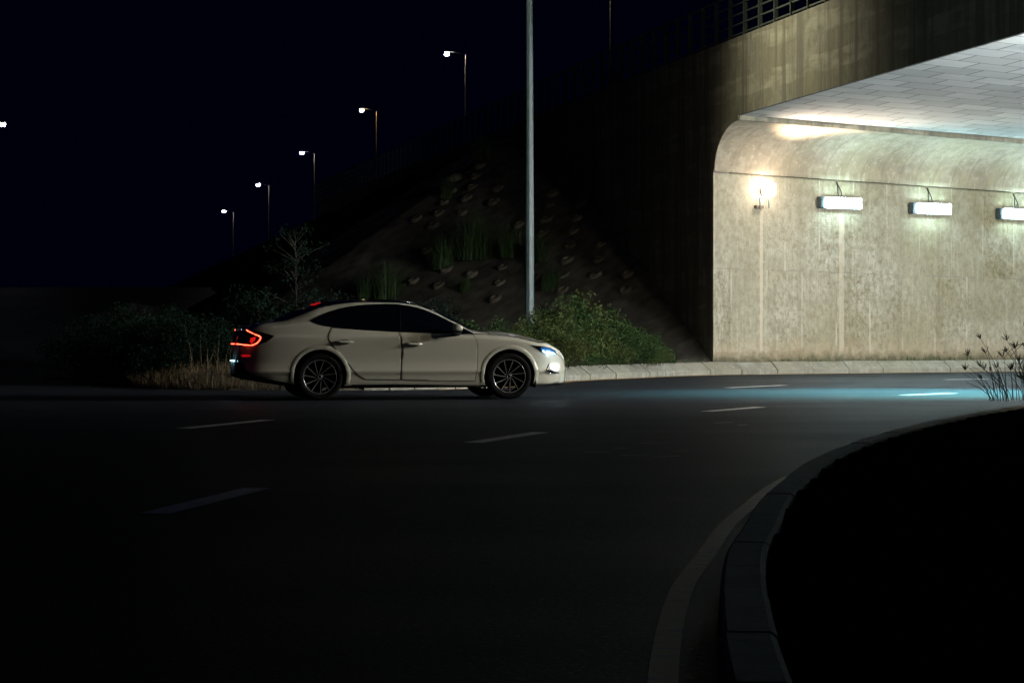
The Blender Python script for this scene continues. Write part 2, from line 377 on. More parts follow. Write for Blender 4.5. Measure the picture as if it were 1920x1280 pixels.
def kerb(name, line, prof, side, lens, m, gap=.012):
    """stones swept along a plan line; prof = (offset behind the face, z)"""
    p = np.array(line); s = np.r_[0, np.cumsum(np.linalg.norm(np.diff(p, axis=0), axis=1))]
    fx, fy = pchip(s, p[:, 0]), pchip(s, p[:, 1]); V = []; Fc = []; a = 0; k = len(prof); hx = hill
    while a < s[-1]-.3:
        ln = lens(fx(a)); b = min(a+ln, s[-1]); q = np.linspace(a+gap, b-gap, max(2, int(ln/.12)+1)); o = len(V)
        jz = rng.normal(0, gap*.4); jo = rng.normal(0, gap*.4)
        for t in q:
            x, y = float(fx(t)), float(fy(t)); tx, ty = float(fx(t+.02)-fx(t-.02)), float(fy(t+.02)-fy(t-.02)); L = math.hypot(tx, ty) or 1
            nx, ny = -ty/L*side, tx/L*side; g = float(hill(x, y))
            for off, z in prof: V.append((x+nx*(off+jo), y+ny*(off+jo), g + z + (jz if z > 0 else 0)))
        for i in range(len(q)-1):
            for j in range(k-1): Fc.append((o+i*k+j, o+i*k+j+1, o+(i+1)*k+j+1, o+(i+1)*k+j))
        Fc.append(tuple(range(o, o+k))); Fc.append(tuple(range(o+(len(q)-1)*k, o+len(q)*k))[::-1]); a = b
    o = mesh(name, V, Fc, m); bm = bmesh.new(); bm.from_mesh(o.data); bmesh.ops.recalc_face_normals(bm, faces=bm.faces); bm.to_mesh(o.data); bm.free()
    return structure(o)
i0 = int(np.argmin(np.hypot(FK[:, 0]+2.5, FK[:, 1]-41.3)))
kerb('kerb', FK[i0:], [(0, -.1), (0, .10), (.012, .115), (.23, .27), (.26, .285), (.40, .285), (.42, .1)], 1,
     lambda x: .46 if x < 3.3 else 1.05, M['kerb'])
kerb('inner_kerb', NK, [(0, -.1), (.01, .13), (.025, .145), (.15, .145), (.17, .13), (.17, -.1)], -1, lambda x: 1.0, M['kerb_worn'], .004)
def stripe(name, line, off, w, m, side, z=.004):
    p = np.array(line); V = []; Fc = []
    for i in range(len(p)):
        t = p[min(i+1, len(p)-1)]-p[max(i-1, 0)]; t = t/np.linalg.norm(t); n = np.array((-t[1], t[0]))*side
        g = float(hill(p[i][0], p[i][1]))
        for o in (off, off+w): q = p[i]+n*o; V.append((q[0], q[1], z+g))
    Fc = [(2*i, 2*i+1, 2*i+3, 2*i+2) for i in range(len(p)-1)]
    o = mesh(name, V, Fc, m, road); return o
stripe('edge_line', FK[i0+10::2], -.36, .20, M['yellow_line'], 1)
stripe('edge_line', NK[::2], -.205, .09, M['yellow_line'], -1)
for a, b in [((289, 963.5), (482, 915.5)), ((887, 830), (1014, 810.5)), ((1324, 771.5), (1426, 763.2)), ((1693, 740.8), (1790, 737.2)),
             ((343, 803.6), (504, 787.2)), ((1364, 727), (1470, 722.3)), ((1772, 711.8), (1850, 710.6))]:
    A = np.array(gp(*a)); B = np.array(gp(*b)); t = np.linspace(0, 1, 6)[:, None]
    ln = A*(1-t)+B*t; stripe('lane_marking', ln, -.09, .18, M['white_line'], 1)

for a, b in [((1095, 848.5), (1140, 847)), ((1163, 853.6), (1216, 852.6)), ((1200, 831), (1252, 829.4)), ((1228, 857), (1272, 855)), ((1150, 841), (1176, 840.4)), ((1262, 846), (1290, 845)), ((1340, 793), (1372, 791.6)), ((1382, 797), (1402, 796.3))]:
    A = np.array(gp(*a)); B = np.array(gp(*b)); t = np.linspace(0, 1, 3)[:, None]
    stripe('worn_mark', A*(1-t)+B*t, -.04, .07, M['ghost_line'], 1, .003)

# ------------------------------------------------------------------ the bridge
bridge = thing('overpass', 'weathered concrete overpass with curved haunch and lit underpass at the right', 'bridge', (P0.x, P0.y, 0), UROT)
def zdrop(u): return -.019*u
def sweep(name, prof, u0, u1, m, n=20, drop=True, smooth=False, uv=False):
    V = []; Fc = []; k = len(prof); us = np.linspace(u0, u1, n)
    for u in us:
        for w, z in prof: V.append(loc_uw(u, w, z + (zdrop(u) if drop and z > .05 else 0)))
    for i in range(n-1):
        for j in range(k-1): Fc.append((i*k+j, i*k+j+1, (i+1)*k+j+1, (i+1)*k+j))
    o = mesh(name, V, Fc, m, bridge, smooth)
    if uv:
        l = o.data.uv_layers.new(name='UVMap')
        for lp in o.data.loops:
            i = lp.vertex_index; l.data[lp.index].uv = (us[i//k], prof[i % k][0])
    return o
cove = [(.09, 4.735)] + [(.09+1.85*(1-math.cos(a)), 4.735+1.035*math.sin(a)) for a in np.linspace(0, math.pi/2, 14)[1:]]
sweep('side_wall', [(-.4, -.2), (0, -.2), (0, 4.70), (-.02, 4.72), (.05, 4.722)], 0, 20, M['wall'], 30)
sweep('haunch', [(.05, 4.735)] + cove, 0, 20, M['cove'], 40, smooth=True)
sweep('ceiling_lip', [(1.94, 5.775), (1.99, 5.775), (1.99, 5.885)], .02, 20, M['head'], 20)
sweep('ceiling', [(1.985, 5.885), (5, 5.885), (12, 5.885), (W_FAR-1.99, 5.885)], .05, 20, M['ceil'], 20, uv=True)
sweep('edge_strip', [(1.985, 5.886), (W_FAR-1.99, 5.886)], -.012, .052, M['seam'], 2, drop=False)  # flat dark strip along the lower edge of the bridge face
fc = [(W_FAR-w, z) for w, z in cove]
sweep('haunch', [(W_FAR-1.94, 5.885), (W_FAR-1.94, 5.775)] + fc[::-1], 0, 20, M['cove'], 30, smooth=False)
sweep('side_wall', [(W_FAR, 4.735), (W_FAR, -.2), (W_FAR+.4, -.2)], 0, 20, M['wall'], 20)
# face of the bridge and its wing wall: outline in (w, z), extruded along u
g3 = .004
out = [(-70, -.5), (-g3, -.5), (-g3, 4.73)] + [(w-g3, z+g3) for w, z in cove[1:]] + [(1.94, 5.892)] + [(W_FAR-1.94, 5.892)] + [(w+g3, z+g3) for w, z in fc[::-1][:-1]] + [(W_FAR+g3, 4.73), (W_FAR+g3, -.5), (60, -.5), (60, 7.66), (-70, 7.66)]
V = [loc_uw(-.012, w, z) for w, z in out] + [loc_uw(.45, w, z) for w, z in out]; n = len(out)
Fc = [tuple(range(n)), tuple(range(2*n-1, n-1, -1))] + [(i, i+n, (i+1) % n+n, (i+1) % n) for i in range(n)]
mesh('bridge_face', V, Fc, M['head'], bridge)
# slab body above the ceiling, open deck
sweep('deck', [(-70, 6.5), (-70, 6.9), (60, 6.9), (60, 6.5)], .46, 20, M['head'], 3, drop=False)
# street behind the bridge on the embankment
V = []; Fc = []
for i, w in enumerate(np.linspace(-62, -260, 30)):
    y = uw(0, w).y; z = 6.9 - max(0, min(1, (y-100)/150))*2.4
    for u in (.3, 18): p = uw(u, w); V.append((p.x, p.y, z))
Fc = [(2*i, 2*i+1, 2*i+3, 2*i+2) for i in range(29)]
structure(mesh('upper_road', V, Fc, M['asphalt']))

# railing on the parapet
rl = thing('railing', 'steel post and rail fence along the top edge of the concrete overpass', 'railing', (P0.x, P0.y, 7.66), UROT)
bm = bmesh.new()
for zz, rr in ((.13, .022), (.36, .022), (.59, .022), (.82, .022), (1.08, .035)):
    a = loc_uw(.2, 14.4, zz); b = loc_uw(.2, -73.5, zz); v, f = tube_geo([a, b], rr, 8); bv = [bm.verts.new(q) for q in v]
    for q in f: bm.faces.new([bv[i] for i in q])
frombm('rails', bm, M['rail'], rl)
pang = math.atan2(loc_uw(0, 1, 0).y, loc_uw(0, 1, 0).x)
post0 = None
for k in range(80):
    p = loc_uw(.2, 14-1.1*k, 0)
    if post0 is None:
        bm = bmesh.new(); box(bm, (-.022, -.05, 0), (.022, .05, 1.1), bev=.006); box(bm, (-.07, -.09, 0), (.07, .09, .015))
        post0 = o = frombm('post', bm, M['rail'], rl)
    else: o = post0.copy(); link(o); o.parent = rl
    o.location = p; o.rotation_euler = (0, 0, pang)
# cabinet glimpsed behind the railing
cb = thing('utility_cabinet', 'small green steel cabinet behind the overpass railing beside the thin brown pole', 'cabinet', (at(1118, 150, 73).x+.6, 73.6, 7.3), UROT)
boxobj('cabinet_box', (-.12, -.25, .1), (.12, .25, 1.5), M['cabinet'], cb, .01); boxobj('cabinet_roof', (-.16, -.29, 1.5), (.16, .29, 1.54), M['cabinet'], cb)
boxobj('cabinet_foot', (-.1, -.2, -.4), (.1, .2, .1), M['kerb'], cb)

# ------------------------------------------------------------------ wall lamps
def tube_lamp(u, w, z, side, label, group, far=False):
    """local x along the wall, -y towards the road"""
    p = uw(u, w); t = thing('wall_lamp', label, 'lamp', (p.x, p.y, z), UROT + (0 if side > 0 else math.pi), group)
    bm = bmesh.new(); box(bm, (-.66, -.19, -.14), (.66, -.03, .14), bev=.02); frombm('housing', bm, M['housing'], t)
    bm = bmesh.new(); box(bm, (-.52, -.222, -.125), (.60, -.1925, .125), bev=.012); frombm('diffuser', bm, M['tube_far'] if far else M['tube'], t)
    if far:
        for sx in (-.60, .62): boxobj('added_visor', (sx, -.30, -.15), (sx+.02, -.191, .15), M['housing'], t)  # side plates added to keep lamp light off the near road
    for sx in (-.4, .4): boxobj('bracket', (sx-.03, -.03, -.05), (sx+.03, .03, .05), M['housing'], t)
    V, Fc = merge([tube_geo([(a, -.0, .52), (a+.01, -.05, .42), (a+b, -.06, .28), (a+b, -.09, .12)], .012, 6) for a, b in ((.0, .09), (-.02, .0))])
    mesh('cable', V, Fc, M['cable'], t, True)
    return t
def flood_lamp(u, w, z, side, label, group, far=False):
    p = uw(u, w); t = thing('wall_floodlight', label, 'lamp', (p.x, p.y, z), UROT + (0 if side > 0 else math.pi), group)
    bm = bmesh.new(); box(bm, (-.06, -.155, -.08), (.06, -.10, .08), bev=.01); box(bm, (-.03, -.08, -.1), (.03, 0, .0)); frombm('back_plate', bm, M['housing'], t)
    bm = bmesh.new(); box(bm, (-.15, -.42, -.15), (.15, -.16, .19), bev=.06); frombm('lens', bm, (far if far else M['sodium']), t)
    if not far:
        l = bpy.data.lights.new('lamp_light', 'SPOT'); l.energy = SOD_W; l.color = (1, .74, .56); l.spot_size = R(100); l.spot_blend = 1; l.shadow_soft_size = .1
        lo = link(bpy.data.objects.new('lamp_light', l)); lo.parent = t; lo.location = (0, -.48, .1); lo.rotation_euler = Vector((.28, -1.3, .74)).to_track_quat('-Z', 'Y').to_euler()
    for sx in (-.15, .11):
        v, f = tube_geo([(sx+.02, -.1, -.18), (sx+.02, -.12, -.42)], .018, 6); mesh('bracket', v, f, M['galv'], t)
    if far:
        for sx in (-.18, .16): boxobj('added_visor', (sx, -.42, -.2), (sx+.02, -.06, .2), M['housing'], t)  # added plates that cut this lamp's light towards the foreground
    boxobj('junction_box', (-.22, -.10, -.44), (.0, -.0, -.36), M['rustpole'], t)
    return t
zl = lambda u, z: z + zdrop(u)
flood_lamp(1.42, 0, 4.34, 1, 'glaring warm floodlight on the concrete wall near its left end', None)
for u, lb in ((3.75, 'long white tube lamp on the wall, the one nearest the warm floodlight'), (6.68, 'long white tube lamp on the wall, second from the warm floodlight'),
              (9.62, 'long white tube lamp cut by the right edge of the photo')):
    tube_lamp(u, 0, zl(u, 4.17), 1, lb, 'tube lamps on the left underpass wall')
for u, q in ((12.55, 'first'), (15.5, 'second'), (18.4, 'third')): tube_lamp(u, 0, zl(u, 4.17), 1, 'long white tube lamp deeper in the underpass, %s beyond the photo edge' % q, 'tube lamps deeper in the underpass')
flood_lamp(1.3, W_FAR, 4.4, -1, 'warm floodlight just inside the mouth of the right underpass wall', None, M['sodium_far'])
ff = flood_lamp(-.36, 24.4, 4.8, -1, 'added warm floodlight out of view, put by the overpass face for the car', None, M['added_lamp_out'])  # added lamp out of view, brightens the side of the car
ff.rotation_euler = (0, 0, math.atan2(-.9, -.43)); tube('wall_bracket', [(0, -.02, 0), (0, .25, 0), (.1, .62, 0)], .03, M['galv'], ff)
for u, q in ((3.4, 'first'), (6.4, 'second'), (9.4, 'third'), (12.4, 'fourth'), (15.4, 'fifth')): tube_lamp(u, W_FAR, zl(u, 4.2), -1, 'long cool tube lamp on the right underpass wall, %s from its mouth' % q, 'tube lamps on the right underpass wall', True)

cl = thing('added_ceiling_lamp', 'added cool lamp out of view, put under the overpass to tint the road', 'lamp', (9.3, 41.2, 5.86))  # added lamp out of view, throws a teal pool on the road
boxobj('housing', (-.3, -.12, -.14), (.3, .12, .0), M['housing'], cl, .01); boxobj('lens', (-.26, -.1, -.165), (.26, .1, -.142), M['tube'], cl)
l = bpy.data.lights.new('lamp_light', 'SPOT'); l.energy = CEIL_W; l.color = (.20, .86, .86); l.spot_size = R(66); l.spot_blend = 1; l.shadow_soft_size = .15
lo = link(bpy.data.objects.new('lamp_light', l)); lo.parent = cl; lo.location = (0, 0, -.18)
lo.rotation_euler = (Vector((6.5, 39.8, 0))-Vector((9.3, 41.2, 5.7))).to_track_quat('-Z', 'Y').to_euler()

# ------------------------------------------------------------------ street lamps
def street_lamp(base, hgt, r0, r1, arm, az, mpole, mlens, label, group=None, watt=None, lens=(.20, .09), slim=False):
    t = thing('street_lamp', label, 'street lamp', base, az, group)
    pts = [(0, 0, 0), (0, 0, hgt*.5), (0, 0, hgt)]; tube('pole', pts, [r0, (r0+r1)/2, r1], mpole, t, 8, False)
    boxobj('base_plate', (-r0*1.8, -r0*1.8, 0), (r0*1.8, r0*1.8, .03), mpole, t)
    tube('arm', [(0, 0, hgt-.05), (arm*.4, 0, hgt+.08), (arm, 0, hgt+.16)], r1*(.22 if slim else .8), M['plastic'] if slim else mpole, t, 8)
    bm = bmesh.new(); hl_ = .17 if slim else .30; box(bm, (arm-hl_, -.13, hgt+.10), (arm+hl_, .13, hgt+.22), bev=.03); h = frombm('lamp_head', bm, M['plastic'] if slim else mpole, t)
    bm = bmesh.new(); box(bm, (arm-lens[0], -lens[1], hgt+(-.06 if slim else .035)), (arm+lens[0], lens[1], hgt+.098), bev=.02); frombm('lens', bm, mlens, h)
    if watt:
        l = bpy.data.lights.new('lamp_light', 'SPOT'); l.energy = watt; l.color = (1, .94, .78); l.spot_size = R(128); l.spot_blend = .8; l.shadow_soft_size = .12
        lo = link(bpy.data.objects.new('lamp_light', l)); lo.parent = h; lo.location = (arm, 0, hgt+.0)
    return t
pb = at(993, 640, 51.0)
post = street_lamp((pb.x, 51.0, .25), 10.0, .100, .055, 1.1, R(-115), M['galv'], M['lamp_key'], 'tall pale steel lamp post rising out of frame behind the white car', watt=STREET_W)
# unseen floodlight added to the same post to brighten the bridge face
fl = link(bpy.data.objects.new('floodlight', None)); fl.parent = post; bpy.context.view_layer.update()
src = Vector((pb.x+.35, 50.7, 9.3)); aim = Vector((6.0, 51.2, 6.9)); fl.matrix_world = Matrix.Translation(src) @ (aim-src).to_track_quat('-Z', 'Y').to_matrix().to_4x4()
bm = bmesh.new(); box(bm, (-.22, -.16, .02), (.22, .16, .12), bev=.02); frombm('housing', bm, M['housing'], fl)
boxobj('lens', (-.19, -.13, .0), (.19, .13, .018), M['lamp_key'], fl); tube('bracket', [(0, 0, .1), (-.1, 0, .3), (-.2, 0, .4)], .03, M['housing'], fl)
l = bpy.data.lights.new('added_flood', 'SPOT'); l.energy = FLOOD_W; l.color = (1, .93, .68); l.spot_size = R(98); l.spot_blend = 1; l.shadow_soft_size = .12
lo = link(bpy.data.objects.new('added_flood', l)); lo.parent = fl; lo.location = (0, 0, -.03)
for D, px, py, lb, mm in [(97, 1099, -58, 'thin brown lamp post on the overpass behind the railing', 'lamp_cool'),
        (127, 838, 100, 'lit lamp on the upper road, highest and nearest of the descending row', 'lamp_cool'),
        (157, 678, 206, 'lit warm yellow lamp on the upper road, second in the descending row', 'lamp_warm'),
        (187, 566, 286, 'lit lamp on the upper road, third in the descending row', 'lamp_cool'),
        (218, 484, 346, 'lit lamp on the upper road, fourth in the descending row', 'lamp_cool'),
        (250, 420, 396, 'lit lamp on the upper road, lowest and farthest of the row', 'lamp_cool')]:
    p = at(px, py, D); zr = 6.9 - max(0, min(1, (D-100)/150))*2.4
    street_lamp((p.x+1.0, D, zr), p.z-zr-.07, .085, .06, 1.0, math.pi, M['rustpole'], M[mm], lb, 'street lamps along the upper road', lens=(.10*(D/127)**.7, .10), slim=True)
p = at(5, 231, 118)
street_lamp((p.x-.9, 118, float(hill(p.x, 118))-.1), p.z-float(hill(p.x, 118)), .085, .06, .9, 0, M['rustpole'], M['lamp_dim'], 'lit lamp at the left edge above the side road', None, watt=6, lens=(.13, .12), slim=True)

# ------------------------------------------------------------------ concrete rings on the slope
ringpx = [(520,720),(505,800),(355,755),(180,815),(480,885),(735,538),(755,465),(770,390),(790,322),(825,250),(915,455),(895,528),(880,600),(865,680),(845,760),(690,772),
 (1045,600),(1060,520),(1030,678),(1015,760),(1195,672),(1185,755),(1175,840),(1210,597),(1080,440),(935,380),(1340,832),(840,840),(330,352),(305,425),(205,372),(240,312),(180,430),
 (470,370),(495,300),(45,790),(150,495),(60,460),(400,175),(380,230),(360,290),(265,240),(610,490),(220,730),(110,630)]
nrm = Vector((-.522, -.502, 1)).normalized(); ring0 = None
for q in ringpx:
    px, py = 760+q[0]/2.845, 250+q[1]/2.845
    a = (px-960)/F_PX; b = (HOR-py)/F_PX            # on the slope plane: z = .31+.522(x-4.72)+.502(y-56.6)
    Y = (.31 - .522*4.72 - .502*56.6 - CAM_H)/(b - .522*a - .502)
    X, Zr = a*Y, CAM_H+b*Y
    if X > lineX(Y)-.3: continue
    if ring0 is None:
        v, f = lathe([(.105, -.05), (.105, .055), (.125, .07), (.165, .07), (.19, .045), (.195, -.05)], 28)
        v = [(x, z, y) for x, y, z in v]; ring0 = o = mesh('planter_ring', v, f, M['planter'], smooth=True)
    else: o = ring0.copy(); link(o)
    o.location = (X, Y, Zr+.02); rq = nrm.to_track_quat('Z', 'Y'); up = Vector((0, 0, 1)).lerp(nrm, .75).to_track_quat('Z', 'Y')
    o.rotation_euler = (up @ Matrix.Rotation(random.random()*6, 3, 'Z').to_quaternion()).to_euler(); s = random.uniform(.85, 1.12); o.scale = (s, s, s)
    tag(o, 'small concrete planter ring set in the soil of the embankment slope', 'planter ring', 'planter rings in rows on the slope')

# ------------------------------------------------------------------ plants
def T(x, y):
    x = np.array([float(x)]); y = np.array([float(y)])
    if x[0] < lineX(y)[0]:
        b0 = .02+.22*float(smooth01(np.min(np.hypot(FK[:, 0]-x[0], FK[:, 1]-y[0]))/1.2)) if x[0] < -2.4 else .28
        return float(max(b0+hill(x, y)[0], bank(x, y)[0]))
    return .3
def leaves(n, cen, rad, size, rg):
    d = rg.normal(size=(n, 3)); d /= np.linalg.norm(d, axis=1)[:, None]
    c = cen + d*rad*(rg.random((n, 1))**.45)
    a = rg.normal(size=(n, 3)); a /= np.linalg.norm(a, axis=1)[:, None]; b = np.cross(a, rg.normal(size=(n, 3))); b /= np.linalg.norm(b, axis=1)[:, None]
    s = size*(.6+.8*rg.random((n, 1)))
    V = np.stack([c-a*s, c+b*s*.38, c+a*s, c-b*s*.38], 1).reshape(-1, 3)
    return V, [(4*i, 4*i+1, 4*i+2, 4*i+3) for i in range(n)]
def bush_data(seed, wid, hgt, nclump, per, size, m):
    rg = np.random.default_rng(seed); parts = []; stems = []
    for k in range(nclump):
        r = rg.random()**.6*wid; th = rg.random()*6.28; zt = hgt*(1-.55*(r/wid)**1.6)*rg.uniform(.35, 1)
        c = np.array((r*math.cos(th), r*math.sin(th), zt)); parts.append(leaves(per, c, np.array((.22, .22, .20))*rg.uniform(.6, 1.3), size, rg))
        if k % 3 == 0: stems.append(tube_geo([(0, 0, 0), (c[0]*.5, c[1]*.5, c[2]*.55), tuple(c)], [.014, .009, .004], 4))
    me = []
    for pr, nm, mm in ((parts, 'foliage', m), (stems, 'stem', M['stem'])):
        V, Fc = merge(pr); q = bpy.data.meshes.new(nm); q.from_pydata([tuple(v) for v in V], [], Fc); q.materials.append(mm); me.append(q)
    return me
def plant(kind, data, loc, s, label, cat, group, sz=1):
    t = thing(kind, label, cat, loc, random.random()*6.28, group); t.scale = (s, s, s*sz)
    for q in data: o = link(bpy.data.objects.new(q.name, q)); o.parent = t
    return t
bushes = [bush_data(10+i, .75, .95, 40, 110, .027, M['leaf2'] if i == 2 else M['leaf']) for i in range(4)]
dbushes = [bush_data(20+i, .75, .95, 40, 120, .024, M['leaf_dim']) for i in range(3)]
# thicket right of the pole, behind the kerb
n = 0
for px in np.arange(835, 1262, 21):
    for row in (0, 1, 2):
        kx = (px-960)/F_PX
        ky = float(np.interp(kx, FK[:, 0]/FK[:, 1], FK[:, 1])) if px > 900 else 44.0
        Y = ky + 1.1 + row*1.4 + random.uniform(-.3, .3); X = kx*Y + random.uniform(-.1, .1)
        top = np.interp(px, (830, 900, 1000, 1040, 1090, 1160, 1210, 1262), (1.4, 1.3, 1.3, 1.6, 1.9, 1.6, 1.15, .35))*random.uniform(.5, 1.12)
        if X > lineX(Y)-1.2: continue
        wh = 'between the bonnet and the lamp post' if px < 985 else 'just right of the lamp post' if px < 1060 else 'midway from post to bridge wall' if px < 1160 else 'nearest the bridge wall'
        rw = ('front', 'middle', 'back')[row]
        plant('shrub', bushes[n % 4], (X, Y, T(X, Y)-.05), top*.8*(.7+.15*row), 'leafy green shrub, %s row, %s' % (rw, wh), 'shrub', 'thicket shrubs, %s row, %s' % (rw, wh)); n += 1
# thicket left of the car
for px in np.arange(215, 452, 24):
    for row in (0, 1, 2):
        Y = 45.0 + row*1.8 + random.uniform(-.4, .4); X = (px-960)/F_PX*Y
        top = np.interp(px, (210, 290, 330, 400, 450), (1.15, 1.75, 1.5, 1.35, 1.2))*random.uniform(.8, 1.05)
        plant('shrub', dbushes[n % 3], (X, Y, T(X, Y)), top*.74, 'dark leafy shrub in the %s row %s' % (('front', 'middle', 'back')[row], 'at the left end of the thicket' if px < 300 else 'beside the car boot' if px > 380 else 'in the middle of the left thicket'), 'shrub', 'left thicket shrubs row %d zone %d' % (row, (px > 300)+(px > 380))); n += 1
for px in (470, 500, 530, 610, 640, 790, 815):
    Y = 47.5 + random.uniform(-.5, .5); X = (px-960)/F_PX*Y
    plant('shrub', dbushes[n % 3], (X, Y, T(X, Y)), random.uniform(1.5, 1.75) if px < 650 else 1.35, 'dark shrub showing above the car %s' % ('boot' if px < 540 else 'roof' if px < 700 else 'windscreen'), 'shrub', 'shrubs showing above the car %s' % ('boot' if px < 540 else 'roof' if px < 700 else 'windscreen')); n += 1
for px, Y in ((165, 55), (190, 52), (215, 57), (240, 51), (262, 56), (288, 52), (312, 58), (335, 53), (360, 57)):
    X = (px-960)/F_PX*Y
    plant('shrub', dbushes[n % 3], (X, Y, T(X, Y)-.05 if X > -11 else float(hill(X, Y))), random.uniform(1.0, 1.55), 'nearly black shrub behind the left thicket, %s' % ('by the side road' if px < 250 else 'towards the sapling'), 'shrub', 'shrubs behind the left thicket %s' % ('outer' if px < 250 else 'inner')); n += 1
# slim sapling
rg = np.random.default_rng(5); parts = []; st = [tube_geo([(0, 0, 0), (.03, 0, 1.2), (0, .02, 2.6)], [.022, .016, .005], 6)]
for k in range(46):
    z = rg.uniform(.7, 2.6); r = (.2+.45*math.sin(min(1, (z-.5)/2.2)*math.pi)**.7)*rg.uniform(.3, 1.1); th = rg.random()*6.28; c = np.array((r*math.cos(th), r*math.sin(th), z+.12))
    parts.append(leaves(34, c, np.array((.16, .16, .15)), .030, rg)); st.append(tube_geo([(0, 0, z-.15), tuple(c)], [.007, .003], 4))
Y = 47.0; X = (553-960)/F_PX*Y
sp = thing('sapling', 'slim young tree standing dark behind the rear window of the car', 'tree', (X, Y, .28))
V, Fc = merge(parts); mesh('crown', V, Fc, M['leaf_dim'], sp); V, Fc = merge(st); mesh('trunk', V, Fc, M['stem'], sp)
def blades(n, spread, h, w, rg, lean=.45, shape=None):
    V = []; Fc = []
    for i in range(n):
        x, y = (rg.normal(0, spread, 2) if shape is None else shape(rg)); th = rg.random()*6.28; hh = h*rg.uniform(.5, 1.1); ln = lean*rg.random()*hh
        z0 = 0 if shape is None else T(x, y)-.03
        dx, dy = math.cos(th), math.sin(th); px_, py_ = -dy*w, dx*w; o = len(V)
        for t, ww in ((0, 1), (.5, .8), (1, .12)):
            cx, cy, cz = x+dx*ln*t*t, y+dy*ln*t*t, z0+hh*(t-.18*t*t*ln/hh)
            V += [(cx-px_*ww, cy-py_*ww, cz), (cx+px_*ww, cy+py_*ww, cz)]
        Fc += [(o, o+1, o+3, o+2), (o+2, o+3, o+5, o+4)]
    return V, Fc
tufts = []
for i in range(3):
    V, Fc = blades(300, .16, 1.2, .006, np.random.default_rng(50+i), 1.15)
    q = bpy.data.meshes.new('tuft'); q.from_pydata(V, [], Fc); q.materials.append(M['blade']); tufts.append(q)
def slope_pt(px, py):
    a = (px-960)/F_PX; b = (HOR-py)/F_PX; Y = (.31 - .522*4.72 - .502*56.6 - CAM_H)/(b - .522*a - .502)
    return Vector((a*Y, Y, CAM_H+b*Y))
for i, (px, py, s, lb) in enumerate([(832, 505, .95, 'tall grass tuft on the slope, leftmost of the three large ones'), (893, 487, 1.25, 'tallest grass tuft on the slope left of the lamp post'),
        (957, 483, .95, 'grass tuft on the slope just left of the lamp post'), (1009, 492, .8, 'grass tuft on the slope just right of the lamp post'),
        (872, 548, .45, 'short grass tuft low on the slope above the car'), (1035, 545, .7, 'thin grass tuft above the thicket right of the post'),
        (728, 560, 1.0, 'wispy tall grass tuft behind the car roof'), (690, 565, .8, 'wispy grass tuft left of the taller one behind the car roof'),
        (838, 372, .6, 'small grass tuft high on the slope at its left rim'), (905, 300, .7, 'small grass tuft near the top of the slope')]):
    p = slope_pt(px, py); o = link(bpy.data.objects.new('grass_tuft', tufts[i % 3])); o.location = (p.x, p.y, p.z-.02); o.scale = (s, s, s); o.rotation_euler = (0, 0, i*1.3)
    tag(o, lb, 'grass tuft', 'grass tufts on the slope')
# roadside grass, uncountable
def along(rg, i_a, i_b, d0, d1):
    k = rg.integers(i_a, i_b); p = FK[k]; t = FK[min(k+1, len(FK)-1)]-FK[k-1]; t = t/np.linalg.norm(t); d = d0+(d1-d0)*rg.random()**1.5
    return p[0]-t[1]*d, p[1]+t[0]*d
def idx(x, y): return int(np.argmin(np.hypot(FK[:, 0]-x, FK[:, 1]-y)))
rg = np.random.default_rng(3)
V, Fc = blades(5200, 0, .42, .007, rg, .8, lambda r: along(r, idx(-1, 42.1), idx(4.2, 55.1), .42, 1.6)); o = mesh('grass', V, Fc, M['blade']); tag(o, 'green grass growing over the back of the kerb stones', 'grass', kind='stuff')
V, Fc = blades(2600, 0, .33, .006, rg, .9, lambda r: along(r, idx(.2, 45), idx(3.9, 54.6), .40, 1.0)); o = mesh('grass', V, Fc, M['leaf2']); tag(o, 'yellowish grass edging the kerb beside the car nose', 'grass', kind='stuff')
V, Fc = blades(900, 0, .85, .006, rg, .8, lambda r: along(r, idx(-.6, 43), idx(3.6, 54), .55, 1.5)); o = mesh('grass', V, Fc, M['blade']); tag(o, 'long loose grass standing in front of the green thicket', 'grass', kind='stuff')
V, Fc = blades(5200, 0, .30, .006, rg, 1.3, lambda r: along(r, idx(-9.0, 52), idx(-2.2, 41.4), .05, 1.7)); o = mesh('dry_grass', V, Fc, M['dry']); tag(o, 'dry brown grass along the road edge behind the car', 'grass', kind='stuff')
V, Fc = blades(120, 0, .85, .004, rg, .5, lambda r: along(r, idx(-8.0, 47), idx(-2.6, 41.3), .8, 2.6)); o = mesh('dry_grass', V, Fc, M['dry']); tag(o, 'tall thin dry stalks below the dark shrubs left of the car', 'grass', kind='stuff')
V, Fc = blades(420, 0, .14, .006, rg, 1.0, lambda r: along(r, idx(4.3, 55.3), idx(12, 60), .5, .95)); o = mesh('grass', V, Fc, M['blade']); tag(o, 'sparse weeds at the foot of the underpass wall', 'grass', kind='stuff')
